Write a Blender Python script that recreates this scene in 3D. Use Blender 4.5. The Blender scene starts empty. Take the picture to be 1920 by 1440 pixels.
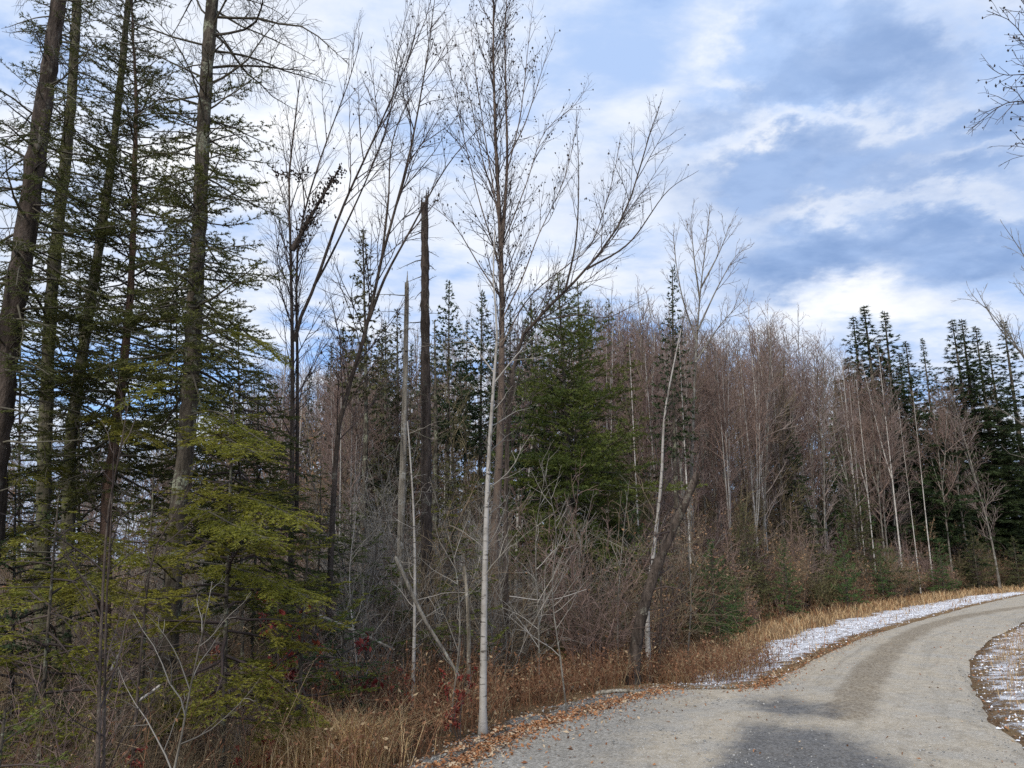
import bpy, math, numpy as np
from mathutils import Vector

# ------------------------------------------------------------------ camera, sky, sun, exposure
scene = bpy.context.scene
FPX, HZ, CAMH = 1440.0, 1055.0, 1.7          # focal length in photo pixels, horizon row, eye height
TILT = math.atan((HZ - 720.0) / FPX)
cam = bpy.data.cameras.new('camera')
cam.sensor_width = 36.0
cam.lens = 36.0 * FPX / 1920.0
cam.clip_start, cam.clip_end = 0.05, 5000.0
cam_ob = bpy.data.objects.new('camera', cam)
scene.collection.objects.link(cam_ob)
cam_ob.location = (0, 0, CAMH)
cam_ob.rotation_euler = (math.pi / 2 + TILT, 0, 0)
scene.camera = cam_ob

SUN_EL, SUN_AZ = math.radians(42), math.radians(205)     # azimuth clockwise from +Y: behind the camera, a little left
SUN_DIR = Vector((math.sin(SUN_AZ) * math.cos(SUN_EL), math.cos(SUN_AZ) * math.cos(SUN_EL), math.sin(SUN_EL)))
sun = bpy.data.lights.new('sun', 'SUN')
sun.energy = 2.9
sun.angle = math.radians(14)
sun.color = (1.0, 0.94, 0.83)
sun_ob = bpy.data.objects.new('sun', sun)
scene.collection.objects.link(sun_ob)
sun_ob.rotation_euler = SUN_DIR.to_track_quat('Z', 'Y').to_euler()

scene.view_settings.view_transform = 'Standard'
scene.view_settings.look = 'None'
scene.view_settings.exposure = 0.28
scene.view_settings.gamma = 1.0
scene.view_settings.use_curve_mapping = False
scene.cycles.max_bounces = 5
scene.cycles.diffuse_bounces = 3
scene.cycles.glossy_bounces = 1
scene.cycles.transmission_bounces = 2
scene.cycles.transparent_max_bounces = 4
scene.cycles.sample_clamp_indirect = 4.0
scene.cycles.use_denoising = False


class NT:
    """small helper around a node tree"""
    def __init__(s, tree):
        s.t = tree; s.n = tree.nodes; s.l = tree.links
    def new(s, typ, **kw):
        nd = s.n.new(typ)
        for k, v in kw.items():
            setattr(nd, k, v)
        return nd
    def put(s, sock, val):
        if isinstance(val, bpy.types.NodeSocket):
            s.l.new(val, sock)
        elif isinstance(val, (tuple, list)) and len(val) == 3 and sock.type == 'RGBA':
            sock.default_value = (*val, 1.0)
        else:
            sock.default_value = val
    def math(s, op, a, b=0.0, c=None, clamp=False):
        nd = s.new('ShaderNodeMath', operation=op, use_clamp=clamp)
        s.put(nd.inputs[0], a); s.put(nd.inputs[1], b)
        if c is not None: s.put(nd.inputs[2], c)
        return nd.outputs[0]
    def mix(s, f, a, b, blend='MIX'):
        nd = s.new('ShaderNodeMix', data_type='RGBA', blend_type=blend)
        s.put(nd.inputs[0], f); s.put(nd.inputs[6], a); s.put(nd.inputs[7], b)
        return nd.outputs[2]
    def ss(s, x, lo, hi):
        nd = s.new('ShaderNodeMapRange', interpolation_type='SMOOTHSTEP')
        s.put(nd.inputs[0], x); s.put(nd.inputs[1], lo); s.put(nd.inputs[2], hi)
        return nd.outputs[0]
    def noise(s, vec, scale, detail=4.0, rough=0.55, dist=0.0, col=False):
        nd = s.new('ShaderNodeTexNoise')
        if vec is not None: s.put(nd.inputs['Vector'], vec)
        nd.inputs['Scale'].default_value = scale; nd.inputs['Detail'].default_value = detail
        nd.inputs['Roughness'].default_value = rough; nd.inputs['Distortion'].default_value = dist
        return nd.outputs['Color'] if col else nd.outputs[0]
    def vscale(s, vec, sc, loc=(0, 0, 0)):
        nd = s.new('ShaderNodeMapping')
        s.put(nd.inputs[0], vec); nd.inputs['Scale'].default_value = sc; nd.inputs['Location'].default_value = loc
        return nd.outputs[0]
    def xyz(s, vec):
        nd = s.new('ShaderNodeSeparateXYZ'); s.put(nd.inputs[0], vec)
        return nd.outputs
    def comb(s, x, y, z):
        nd = s.new('ShaderNodeCombineXYZ'); s.put(nd.inputs[0], x); s.put(nd.inputs[1], y); s.put(nd.inputs[2], z)
        return nd.outputs[0]


def build_world():
    w = bpy.data.worlds.new('World'); scene.world = w; w.use_nodes = True
    t = NT(w.node_tree); t.n.clear()
    out = t.new('ShaderNodeOutputWorld'); bg = t.new('ShaderNodeBackground')
    sky = t.new('ShaderNodeTexSky', sky_type='NISHITA'); sky.sun_disc = False
    sky.sun_elevation = SUN_EL; sky.sun_rotation = SUN_AZ
    sky.air_density = 1.0; sky.dust_density = 0.6; sky.ozone_density = 1.6
    g = t.new('ShaderNodeTexCoord').outputs['Generated']
    x, y, z = t.xyz(g)
    zz = t.math('ADD', t.math('MAXIMUM', z, 0.0), 0.16)
    p = t.comb(t.math('DIVIDE', x, zz), t.math('DIVIDE', y, zz), 0.0)      # flat cloud deck seen from below
    rot = t.new('ShaderNodeMapping'); t.put(rot.inputs[0], p)
    rot.inputs['Rotation'].default_value = (0, 0, math.radians(-20)); rot.inputs['Scale'].default_value = (0.85, 1.25, 1)
    rot.inputs['Location'].default_value = (3.1, 1.7, 0.0)
    q = rot.outputs[0]
    big = t.noise(q, 0.75, 3.0, 0.5, 0.3)
    mid = t.noise(q, 2.3, 6.0, 0.56, 0.35)
    fine = t.noise(t.vscale(q, (1, 1, 1), (7, 3, 2)), 6.0, 6.0, 0.6, 0.2)
    wrp = t.noise(p, 1.6, 5.0, 0.6, 0.0, True)
    vm = t.new('ShaderNodeVectorMath', operation='MULTIPLY_ADD'); t.put(vm.inputs[0], wrp)
    vm.inputs[1].default_value = (0.5, 0.5, 0); vm.inputs[2].default_value = (-0.25, -0.25, 0)
    va = t.new('ShaderNodeVectorMath', operation='ADD'); t.put(va.inputs[0], p); t.l.new(vm.outputs[0], va.inputs[1])
    wr2 = t.noise(p, 4.2, 6.0, 0.62, 0.0, True)
    vm2 = t.new('ShaderNodeVectorMath', operation='MULTIPLY_ADD'); t.put(vm2.inputs[0], wr2)
    vm2.inputs[1].default_value = (0.56, 0.56, 0); vm2.inputs[2].default_value = (-0.28, -0.28, 0)
    vb = t.new('ShaderNodeVectorMath', operation='ADD'); t.l.new(va.outputs[0], vb.inputs[0]); t.l.new(vm2.outputs[0], vb.inputs[1])
    wx, wy, _ = t.xyz(vb.outputs[0])

    def deck(px, py):
        a, b = px - 960.0, 720.0 - py
        r = np.array([a, FPX * math.cos(TILT) - b * math.sin(TILT), FPX * math.sin(TILT) + b * math.cos(TILT)])
        r = r / np.linalg.norm(r)
        return r[:2] / (max(r[2], 0) + 0.16)

    def bank(cx, cy, a, b, ang):
        """one cloud bank: where it hangs in the deck, soft edged"""
        c, s_ = math.cos(math.radians(ang)), math.sin(math.radians(ang))
        p0 = deck(cx, cy)
        J = np.stack([(deck(cx + a * c * 0.5, cy + a * s_ * 0.5) - p0) * 2, (deck(cx - b * s_ * 0.5, cy + b * c * 0.5) - p0) * 2], 1)
        K = np.linalg.inv(J)
        dx, dy = t.math('SUBTRACT', wx, float(p0[0])), t.math('SUBTRACT', wy, float(p0[1]))
        q1 = t.math('ADD', t.math('MULTIPLY', dx, float(K[0, 0])), t.math('MULTIPLY', dy, float(K[0, 1])))
        q2 = t.math('ADD', t.math('MULTIPLY', dx, float(K[1, 0])), t.math('MULTIPLY', dy, float(K[1, 1])))
        r2 = t.math('ADD', t.math('MULTIPLY', q1, q1), t.math('MULTIPLY', q2, q2))
        return t.math('POWER', 2.718, t.math('MULTIPLY', r2, -0.8))

    def total(lst):
        o = None
        for v in lst:
            w_ = t.math('MULTIPLY', bank(*v[:5]), v[5] if len(v) > 5 else 1.0)
            o = w_ if o is None else t.math('ADD', o, w_)
        return o
    darkb = total([(1575, 135, 230, 85, -12), (1840, 250, 150, 40, -10, 0.9), (1440, 345, 190, 55, -8), (1790, 345, 190, 30, -10, 0.8), (1620, 480, 260, 58, -8), (1500, 545, 150, 40, 0, 0.6), (1330, 210, 100, 40, -10, 0.5), (1900, 480, 120, 60, 0, 0.6)])
    litb = total([(1325, 165, 75, 35, 0), (1440, 265, 130, 26, -4), (1640, 235, 190, 20, -10, 0.6), (1580, 412, 130, 24, -12), (1830, 395, 110, 30, 5), (1760, 305, 170, 16, -12, 0.6), (1600, 590, 170, 40, 0), (1640, 555, 50, 50, 0, 0.7),
                  (990, 190, 300, 230, 0, 0.55), (510, 330, 220, 200, 0, 0.6), (1330, 60, 170, 70, -20, 0.6), (1010, 500, 150, 60, 0, 0.7), (200, 420, 300, 200, 0, 0.5), (1800, 40, 200, 40, 0, 0.4)])
    dens = t.math('ADD', t.math('MULTIPLY', big, 0.40), t.math('MULTIPLY', mid, 0.55))
    dens = t.math('ADD', dens, t.math('MULTIPLY', fine, 0.20))            # about 0.55 on average
    dens = t.math('ADD', dens, t.math('SUBTRACT', t.math('MULTIPLY', darkb, 0.22), t.math('MULTIPLY', litb, 0.07)))
    cover = t.ss(t.math('ADD', dens, t.math('MULTIPLY', litb, 0.25)), 0.42, 0.56)
    core = t.ss(dens, 0.53, 0.84)                                        # thick grey-blue undersides
    lit = t.ss(t.math('ADD', t.math('ADD', mid, t.math('MULTIPLY', fine, 0.5)), t.math('MULTIPLY', litb, 0.14)), 0.60, 1.0)
    skyc = t.mix(0.35, t.mix(1.0, sky.outputs[0], (1.35, 1.55, 1.9), 'MULTIPLY'), (2.9, 4.9, 8.9))
    veil = t.mix(lit, (3.9, 5.3, 8.0), (8.6, 8.75, 9.0))
    c = t.mix(cover, skyc, veil)
    under = t.mix(t.ss(t.math('ADD', t.math('MULTIPLY', fine, 0.6), t.math('MULTIPLY', mid, 0.4)), 0.36, 0.62), (1.75, 2.85, 5.2), (3.0, 4.3, 6.9))
    c = t.mix(t.math('MULTIPLY', core, 0.95), c, under)
    low = t.ss(z, 0.02, -0.02)
    c = t.mix(low, c, (2.0, 2.1, 2.2))
    t.put(bg.inputs[0], c); bg.inputs[1].default_value = 0.1
    t.l.new(bg.outputs[0], out.inputs[0])


build_world()

# ------------------------------------------------------------------ pixel helpers
ct, st = math.cos(TILT), math.sin(TILT)


def ray(px, py):
    a, b = px - 960.0, 720.0 - py
    return np.array([a, FPX * ct - b * st, FPX * st + b * ct])


def W(px, py, D):
    r = ray(px, py)
    return np.array([0, 0, CAMH]) + r * (D / r[1])


def G(px, py):
    r = ray(px, py)
    return (r * (-CAMH / r[2]))[:2]


def to_px(p):
    d = np.asarray(p, float) - np.array([0, 0, CAMH])
    f = d[..., 1] * ct + d[..., 2] * st
    u = -d[..., 1] * st + d[..., 2] * ct
    f = np.maximum(f, 0.05)
    return 960 + FPX * d[..., 0] / f, 720 - FPX * u / f


rng = np.random.default_rng(11)


def nrm(a):
    return a / np.maximum(np.linalg.norm(a, axis=-1, keepdims=True), 1e-9)


# ------------------------------------------------------------------ road edges and terrain height
EDGE_L = np.array([(-9, -9), (-5.2, -2), (-2.6, 3.4), G(815, 1453), G(900, 1400), G(1050, 1338), G(1240, 1291), G(1370, 1293),
                   G(1440, 1285), G(1530, 1235), G(1620, 1195), G(1720, 1165), G(1820, 1137), G(1920, 1115), G(2050, 1102), (95, 92)])
EDGE_R = np.array([(1.5, -9), (2.6, -2), (3.6, 3.8), (4.2, 5.5), G(1930, 1410), G(1900, 1390), G(1870, 1368), G(1850, 1345),
                   G(1838, 1320), G(1815, 1272), G(1815, 1238), G(1850, 1200), G(1920, 1165), G(2000, 1142), G(2110, 1124), (98, 88)])


def poly_dist(P, line):
    """distance and signed side (positive = left of travel) from points P (n,2) to a polyline"""
    best = np.full(len(P), 1e9); side = np.zeros(len(P))
    for a, b in zip(line[:-1], line[1:]):
        ab = b - a
        t = np.clip(((P - a) @ ab) / (ab @ ab), 0, 1)
        d = P - (a + t[:, None] * ab)
        dist = np.hypot(d[:, 0], d[:, 1])
        s = np.sign(ab[0] * (P[:, 1] - a[1]) - ab[1] * (P[:, 0] - a[0]))
        m = dist < best - 1e-9
        best[m] = dist[m]; side[m] = s[m]
    return best, side


def off_road(P):
    """signed metres beyond the left edge and beyond the right edge (negative = on the road)"""
    dl, sl = poly_dist(P, EDGE_L); dr, sr = poly_dist(P, EDGE_R)
    return dl * sl, -dr * sr


def sstep(x, a, b):
    t = np.clip((x - a) / (b - a), 0, 1)
    return t * t * (3 - 2 * t)


def band(x, a, b, s=0.2):
    return sstep(x, a - s, a + s) * sstep(x, b + s, b - s)


def wave(x, y):
    return (np.sin(x * 1.3 + 0.7 * y) + np.sin(y * 1.9 - 0.6 * x + 2) + 0.7 * np.sin(x * 3.1 + 1) * np.sin(y * 2.7)) / 2.7


def zf(x, y):
    x = np.atleast_1d(np.asarray(x, float)); y = np.atleast_1d(np.asarray(y, float))
    L, R = off_road(np.stack([x, y], 1))
    near = sstep(y, 16, 8)
    z = np.where(L > 0, -0.42 * sstep(L, 0.25, 2.6) * (0.35 + 0.65 * near) + 0.07 * wave(x, y) * sstep(L, 0.5, 2.0), 0.0)
    z = np.where(L > 0, z + (0.045 + 0.03 * wave(x * 7, y * 7)) * np.exp(-((L - 0.05) / 0.2) ** 2) * sstep(y, 12, 10), z)     # gravel berm
    z = np.where(R > 0, 0.22 * sstep(R, 0.1, 1.8) + 0.05 * wave(x * 2, y * 2) * sstep(R, 0.2, 1.0), z)
    z = np.where((L <= 0) & (R <= 0), -0.05, z)
    return z


def verge(y):
    """how far the open verge reaches from the road edge before the brush starts"""
    return np.interp(y, [6, 9, 10.5, 12, 16, 25, 60], [0.4, 0.6, 0.8, 1.7, 2.2, 3.7, 4.4])


def zf1(x, y):
    return float(zf(x, y)[0])


# ------------------------------------------------------------------ mesh building
class Geo:
    def __init__(s):
        s.v = []; s.t = []; s.q = []; s.a = []; s.n = 0
    def add(s, v, tris=None, quads=None, var=None):
        v = np.asarray(v, np.float32).reshape(-1, 3)
        if tris is not None and len(tris): s.t.append(np.asarray(tris, np.int32).reshape(-1, 3) + s.n)
        if quads is not None and len(quads): s.q.append(np.asarray(quads, np.int32).reshape(-1, 4) + s.n)
        s.v.append(v)
        s.a.append(np.zeros(len(v), np.float32) if var is None else np.asarray(var, np.float32).reshape(-1))
        s.n += len(v)
    def tris(s):
        return sum(len(x) for x in s.t) + 2 * sum(len(x) for x in s.q)
    def mesh(s, name, mat, origin=(0, 0, 0), smooth=False):
        v = np.concatenate(s.v) - np.asarray(origin, np.float32)
        t = np.concatenate(s.t) if s.t else np.zeros((0, 3), np.int32)
        q = np.concatenate(s.q) if s.q else np.zeros((0, 4), np.int32)
        me = bpy.data.meshes.new(name)
        me.vertices.add(len(v)); me.vertices.foreach_set('co', v.astype(np.float32).ravel())
        nl = t.size + q.size
        me.loops.add(nl); me.loops.foreach_set('vertex_index', np.concatenate([t.ravel(), q.ravel()]).astype(np.int32))
        me.polygons.add(len(t) + len(q))
        st_ = np.concatenate([np.arange(len(t)) * 3, t.size + np.arange(len(q)) * 4]).astype(np.int32)
        me.polygons.foreach_set('loop_start', st_)
        if smooth: me.polygons.foreach_set('use_smooth', np.ones(len(t) + len(q), bool))
        at = me.attributes.new('var', 'FLOAT', 'POINT'); at.data.foreach_set('value', np.concatenate(s.a))
        me.update(calc_edges=True)
        me.materials.append(mat)
        return me


COL = scene.collection


def link(name, data, parent=None, loc=(0, 0, 0)):
    o = bpy.data.objects.new(name, data); COL.objects.link(o); o.location = loc
    if parent is not None: o.parent = parent
    return o


def tag(o, label=None, cat=None, group=None, kind=None):
    if label: o['label'] = label
    if cat: o['category'] = cat
    if group: o['group'] = group
    if kind: o['kind'] = kind
    return o


def part(name, geo, mat, parent, origin, smooth=False):
    if geo is None or geo.n == 0: return None
    return link(name, geo.mesh(name, mat, origin, smooth), parent)


def copy_thing(root, loc, rz, sc, label=None, group=None):
    r = root.copy(); COL.objects.link(r)
    r.location = loc; r.rotation_euler = (0, 0, rz); r.scale = sc
    if label: r['label'] = label
    if group: r['group'] = group
    for ch in root.children:
        c = ch.copy(); COL.objects.link(c); c.parent = r
    return r


def tubes(geo, P, R, sides, var=None, lump=0.0):
    B, N, _ = P.shape
    if B == 0: return
    T = nrm(np.gradient(P, axis=1))
    ref = nrm(rng.normal(size=(B, 1, 3)) + np.array([0.01, 0, 0]))
    U = nrm(np.cross(T, np.broadcast_to(ref, T.shape))); V = np.cross(T, U)
    a = np.arange(sides) * 2 * math.pi / sides
    rr = R[:, :, None]
    if lump: rr = rr * (1 + lump * rng.normal(size=(B, N, sides)))
    v = P[:, :, None, :] + rr[..., None] * (np.cos(a)[:, None] * U[:, :, None, :] + np.sin(a)[:, None] * V[:, :, None, :])
    i = np.arange(N - 1)[:, None] * sides; j = np.arange(sides)[None, :]; j2 = (j + 1) % sides
    q = np.stack([i + j, i + j2, i + sides + j2, i + sides + j], -1).reshape(-1, 4)
    Q = (q[None] + (np.arange(B) * N * sides)[:, None, None]).reshape(-1, 4)
    vv = rng.random(B) if var is None else var
    geo.add(v.reshape(-1, 3), quads=Q, var=np.repeat(vv, N * sides))


def taper(r0, r1, B, N, pw=1.0):
    t = np.linspace(0, 1, N) ** pw
    r0 = np.broadcast_to(r0, (B,)); r1 = np.broadcast_to(r1, (B,))
    return r0[:, None] + (r1 - r0)[:, None] * t[None]


def grow(S, Dr, L, N, wob, trop, curve=None):
    B = len(S); P = np.zeros((B, N, 3)); P[:, 0] = S
    d = nrm(Dr); step = (L / (N - 1))[:, None]
    trop = np.broadcast_to(np.asarray(trop, float), (B,)) if np.ndim(trop) < 2 else trop
    for k in range(1, N):
        d = d + wob * rng.normal(size=(B, 3))
        d[:, 2] += trop
        d = nrm(d); P[:, k] = P[:, k - 1] + d * step
    return P


def at(P, idx, t):
    N = P.shape[1]
    f = t * (N - 1); i = np.minimum(f.astype(int), N - 2); f = (f - i)[:, None]
    a, b = P[idx, i], P[idx, i + 1]
    return a + (b - a) * f, nrm(b - a)


def plen(P):
    return np.linalg.norm(np.diff(P, axis=1), axis=2).sum(1)


def spawn(P, per, tr, ang, angsd, mode='round', stratify=True):
    """children along every path: parent index, position t, start, direction"""
    B = len(P)
    per = np.broadcast_to(np.asarray(per, int), (B,))
    idx = np.repeat(np.arange(B), per)
    if len(idx) == 0: return idx, np.zeros(0), np.zeros((0, 3)), np.zeros((0, 3))
    k = np.arange(len(idx)) - np.repeat(np.cumsum(per) - per, per)
    u = (k + rng.random(len(idx))) / np.repeat(per, per)
    t = tr[0] + (tr[1] - tr[0]) * u
    S, T = at(P, idx, t)
    if mode == 'flat':
        sd = nrm(np.cross(T, np.array([0, 0, 1.0]))) * np.where(k % 2 == 0, 1, -1)[:, None]
        pr = nrm(sd + 0.18 * rng.normal(size=sd.shape))
    else:
        pr = nrm(np.cross(T, rng.normal(size=T.shape)))
    a = np.radians(ang + angsd * rng.normal(size=len(idx)))[:, None]
    return idx, t, S, np.cos(a) * T + np.sin(a) * pr


def resample(pts, N):
    pts = np.asarray(pts, float)
    # Catmull-Rom through the points
    ext = np.vstack([2 * pts[0] - pts[1], pts, 2 * pts[-1] - pts[-2]])
    out = []
    for i in range(1, len(ext) - 2):
        p0, p1, p2, p3 = ext[i - 1], ext[i], ext[i + 1], ext[i + 2]
        for s in np.linspace(0, 1, 12, endpoint=False):
            out.append(0.5 * ((2 * p1) + (-p0 + p2) * s + (2 * p0 - 5 * p1 + 4 * p2 - p3) * s ** 2 + (-p0 + 3 * p1 - 3 * p2 + p3) * s ** 3))
    out.append(pts[-1]); out = np.array(out)
    L = np.concatenate([[0], np.cumsum(np.linalg.norm(np.diff(out, axis=0), axis=1))])
    s = np.linspace(0, L[-1], N)
    return np.stack([np.interp(s, L, out[:, k]) for k in range(3)], 1)


def pix_path(pts, D, grounded=True):
    """photo pixels -> trunk path standing at depth D (D may vary per point)"""
    Ds = [D] * len(pts) if np.isscalar(D) else D
    P = [W(a, b, d) for (a, b), d in zip(pts, Ds)]
    if grounded:
        z0 = zf1(P[0][0], P[0][1]) - 0.08
        P = [p for i, p in enumerate(P) if p[2] > z0 + 0.15]
        P = [np.array([P[0][0] + (P[0][0] - P[1][0]) * 0.1, P[0][1], z0])] + P
    return np.array(P)


# ------------------------------------------------------------------ plants
def trunk_geo(path, r0, r1, N=18, sides=8, flare=1.35, pw=0.9, lump=0.05):
    P = resample(path, N)[None]
    R = taper(r0, r1, 1, N, pw)
    R[:, 0] *= flare; R[:, 1] *= 1 + (flare - 1) * 0.3
    big = r0 > 0.08 and sides > 7
    M_ = N * 4 if big else N
    Pf = resample(path, M_)[None]
    if big: Pf = Pf + np.cumsum(rng.normal(size=Pf.shape) * [0.006, 0.006, 0], axis=1) * np.linspace(0, 1, M_)[None, :, None] * 0.5
    Rf = np.interp(np.linspace(0, 1, M_), np.linspace(0, 1, N), R[0])[None]
    if big: Rf = Rf * (1 + 0.05 * rng.normal(size=Rf.shape))
    g = Geo(); tubes(g, Pf, Rf, 14 if big else sides, lump=0.06 if big else lump)
    if big:                                                              # snapped stubs and knots
        n = 70; i, t_, S, D = spawn(P, n, (0.05, 0.97), 75, 14)
        rs = np.interp(t_, np.linspace(0, 1, N), R[0])
        B = grow(S, D, rs + 0.02 + 0.09 * rng.random(n) ** 2, 3, 0.15, 0.0)
        tubes(g, B, taper(0.009, 0.005, n, 3), 5)
    return g, P, R


def needles(geo, P, L, spacing, ln, wd, flat=0.0, t0=0.1, var0=None, hue=0.35):
    cnt = np.maximum((L / spacing).astype(int), 1)
    idx = np.repeat(np.arange(len(P)), cnt)
    t = t0 + (1.0 - t0) * rng.random(len(idx))
    S, T = at(P, idx, t)
    pr = nrm(np.cross(T, rng.normal(size=T.shape)))
    if flat:
        sd = nrm(np.cross(T, np.array([0, 0, 1.0]))) * np.where(rng.random(len(idx)) < 0.5, 1, -1)[:, None]
        pr = nrm(pr * (1 - flat) + sd * flat)
    d = nrm(0.75 * T + 0.8 * pr + 0.12 * rng.normal(size=T.shape))
    ll = (ln * (0.7 + 0.6 * rng.random(len(idx))))[:, None]
    w = nrm(np.cross(d, rng.normal(size=d.shape))) * (wd / 2)
    v = np.stack([S - w, S + w, S + d * ll], 1)
    base = rng.random(len(P)) if var0 is None else var0
    vv = np.clip(base[idx] * (1 - hue) + hue * t, 0, 1)
    geo.add(v.reshape(-1, 3), tris=np.arange(len(idx) * 3).reshape(-1, 3), var=np.repeat(vv, 3))


def conifer(path, r0, r1, crown, nb, Lmax, prof, elev, nd=(0.02, 0.0035, 0.008), s2=0.07, s3=0.055, k2=0.42, k3=0.36,
            trop=0.02, sides=8, N=18, dead=None, flat=0.25, az=None, l3=True, wob=0.11, gap=0.0, wood2=True):
    """trunk, branch wood and needles of a spruce or fir.  crown=(t0,t1) along the trunk, prof(u) -> length share, elev=(low,high) degrees"""
    tg, P, R = trunk_geo(path, r0, r1, N, sides)
    wood, ndl = Geo(), Geo()
    t = np.sort(crown[0] + (crown[1] - crown[0]) * (np.arange(nb) + rng.random(nb)) / nb)
    u = (t - crown[0]) / (crown[1] - crown[0])
    S, T = at(P, np.zeros(nb, int), np.minimum(t, 0.999))
    a = np.arange(nb) * 2.399 + rng.normal(size=nb) * 0.35 if az is None else az[0] + az[1] * rng.normal(size=nb)
    e = np.radians(elev[0] + (elev[1] - elev[0]) * u + 12 * rng.normal(size=nb))
    Dr = np.stack([np.cos(a) * np.cos(e), np.sin(a) * np.cos(e), np.sin(e)], 1)
    L = np.maximum(Lmax * prof(u) * (0.72 + 0.42 * rng.random(nb)), 0.06)
    B1 = grow(S, Dr, L, 7, wob, trop)
    tubes(wood, B1, taper(np.clip(0.011 * L + 0.003, 0.003, 0.03), 0.0015, nb, 7), 4)
    i2, t2, S2, D2 = spawn(B1, np.maximum((L / s2).astype(int), 2), (0.12 + gap, 0.98), 52, 8, 'flat')
    L2 = np.clip(k2 * L[i2] * (1.05 - t2) ** 0.8, 0.05, 0.6) * (0.6 + 0.6 * rng.random(len(i2)))
    B2 = grow(S2, D2, L2, 4, 0.10, trop)
    if wood2: tubes(wood, B2, taper(np.clip(0.006 * L2 + 0.0015, 0.0015, 0.006), 0.001, len(i2), 4), 3)
    v1 = rng.random(nb); v2 = np.clip(v1[i2] + 0.2 * rng.normal(size=len(i2)), 0, 1)
    # growth at the end of each main branch
    E = B1[:, 4:]; needles(ndl, E, plen(E), nd[2], nd[0], nd[1], flat, 0.0, v1)
    needles(ndl, B2, L2, nd[2], nd[0], nd[1], flat, 0.12, v2)
    if l3:
        i3, t3, S3, D3 = spawn(B2, np.maximum((L2 / s3).astype(int), 1), (0.2, 0.95), 48, 8, 'flat')
        L3 = np.clip(k3 * L2[i3] * (1.1 - t3), 0.03, 0.2)
        B3 = grow(S3, D3, L3, 3, 0.1, trop)
        needles(ndl, B3, L3, nd[2], nd[0], nd[1], flat, 0.0, v2[i3])
    if dead:
        g2 = dead_limbs(P, R, *dead)
        wood.v += g2.v; wood.a += g2.a
        wood.q += [q + wood.n for q in g2.q]; wood.n += g2.n
    return tg, wood, ndl


def dead_limbs(P, R, rngt, nb, L, elev, trop=-0.05, s2=0.09, az=None, k2=0.38, r=0.013, lev3=True):
    g = Geo()
    i1 = np.zeros(nb, int); t = rngt[0] + (rngt[1] - rngt[0]) * (np.arange(nb) + rng.random(nb)) / nb
    S, T = at(P, i1, np.minimum(t, 0.999))
    a = np.arange(nb) * 2.399 + rng.normal(size=nb) * 0.5 if az is None else az[0] + az[1] * rng.normal(size=nb)
    e = np.radians(elev + 13 * rng.normal(size=nb))
    Dr = np.stack([np.cos(a) * np.cos(e), np.sin(a) * np.cos(e), np.sin(e)], 1)
    LL = L * (0.35 + 0.75 * rng.random(nb))
    B1 = grow(S, Dr, LL, 8, 0.13, trop)
    tubes(g, B1, taper(r * (0.5 + LL / L * 0.6), 0.002, nb, 8), 5, lump=0.1)
    i2, t2, S2, D2 = spawn(B1, np.maximum((LL / s2).astype(int), 2), (0.15, 0.98), 55, 16)
    L2 = np.clip(k2 * LL[i2] * (1.1 - t2), 0.05, 0.55) * (0.4 + 0.9 * rng.random(len(i2)))
    B2 = grow(S2, D2, L2, 5, 0.16, trop * 1.5)
    tubes(g, B2, taper(0.0042, 0.0012, len(i2), 5), 3)
    if lev3:
        i3, t3, S3, D3 = spawn(B2, np.maximum((L2 / 0.07).astype(int), 1), (0.2, 0.95), 50, 16)
        B3 = grow(S3, D3, np.clip(0.45 * L2[i3], 0.03, 0.2), 3, 0.2, trop * 2)
        tubes(g, B3, taper(0.0024, 0.001, len(i3), 3), 3)
    return g


def bare(paths, lv, sides=7, N=18, rmin=0.0016, lump=0.03, flare=1.25):
    """paths: list of (points, r0, r1) for the trunk and its big hand-laid limbs; lv: list of dicts for finer orders of branches"""
    tg, cg = Geo(), Geo()
    Ps, Rs = [], []
    for k, (pts, r0, r1) in enumerate(paths):
        P = resample(pts, N)[None]; R = taper(r0, r1, 1, N, 0.85)
        if k == 0: R[:, 0] *= flare
        tubes(tg, P, R, sides, lump=lump); Ps.append(P); Rs.append(R)
    P, R = np.concatenate(Ps), np.concatenate(Rs)
    L = plen(P); tips = []
    for q in lv:
        per = np.maximum((L * q['den']).astype(int), q.get('mn', 0)) if 'den' in q else q['n']
        i, t, S, D = spawn(P, per, q.get('t', (0.2, 0.97)), q['ang'], q.get('sd', 9))
        if len(i) == 0: break
        if 'up' in q: D = nrm(D + np.array([0, 0, q['up']]))
        if 'L' in q: l = q['L'] * q.get('prof', lambda x: 1 - 0.6 * x)(t)
        else: l = q['k'] * L[i] * (1.08 - t) ** q.get('pw', 0.7)
        l = np.clip(l * (0.55 + 0.75 * rng.random(len(i))), q.get('lo', 0.06), q.get('hi', 9))
        _, n = None, q.get('N', 6)
        rp = R[i, np.minimum((t * (R.shape[1] - 1)).astype(int), R.shape[1] - 1)]
        r = np.clip(np.minimum(rp * 0.8, q.get('kr', 0.011) * l + rmin), rmin, 1)
        Bp = grow(S, D, l, n, q.get('wob', 0.1), q.get('trop', 0.05))
        rr = taper(r, rmin * 0.75, len(i), n)
        tubes(cg, Bp, rr, q.get('sides', 4))
        P, R, L = Bp, rr, l
        tips.append(Bp[:, -1])
    return tg, cg, tips


OCT = np.array([[1, 0, 0], [-1, 0, 0], [0, 1, 0], [0, -1, 0], [0, 0, 1], [0, 0, -1]], float)
OCT_T = np.array([[0, 2, 4], [2, 1, 4], [1, 3, 4], [3, 0, 4], [2, 0, 5], [1, 2, 5], [3, 1, 5], [0, 3, 5]])


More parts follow.
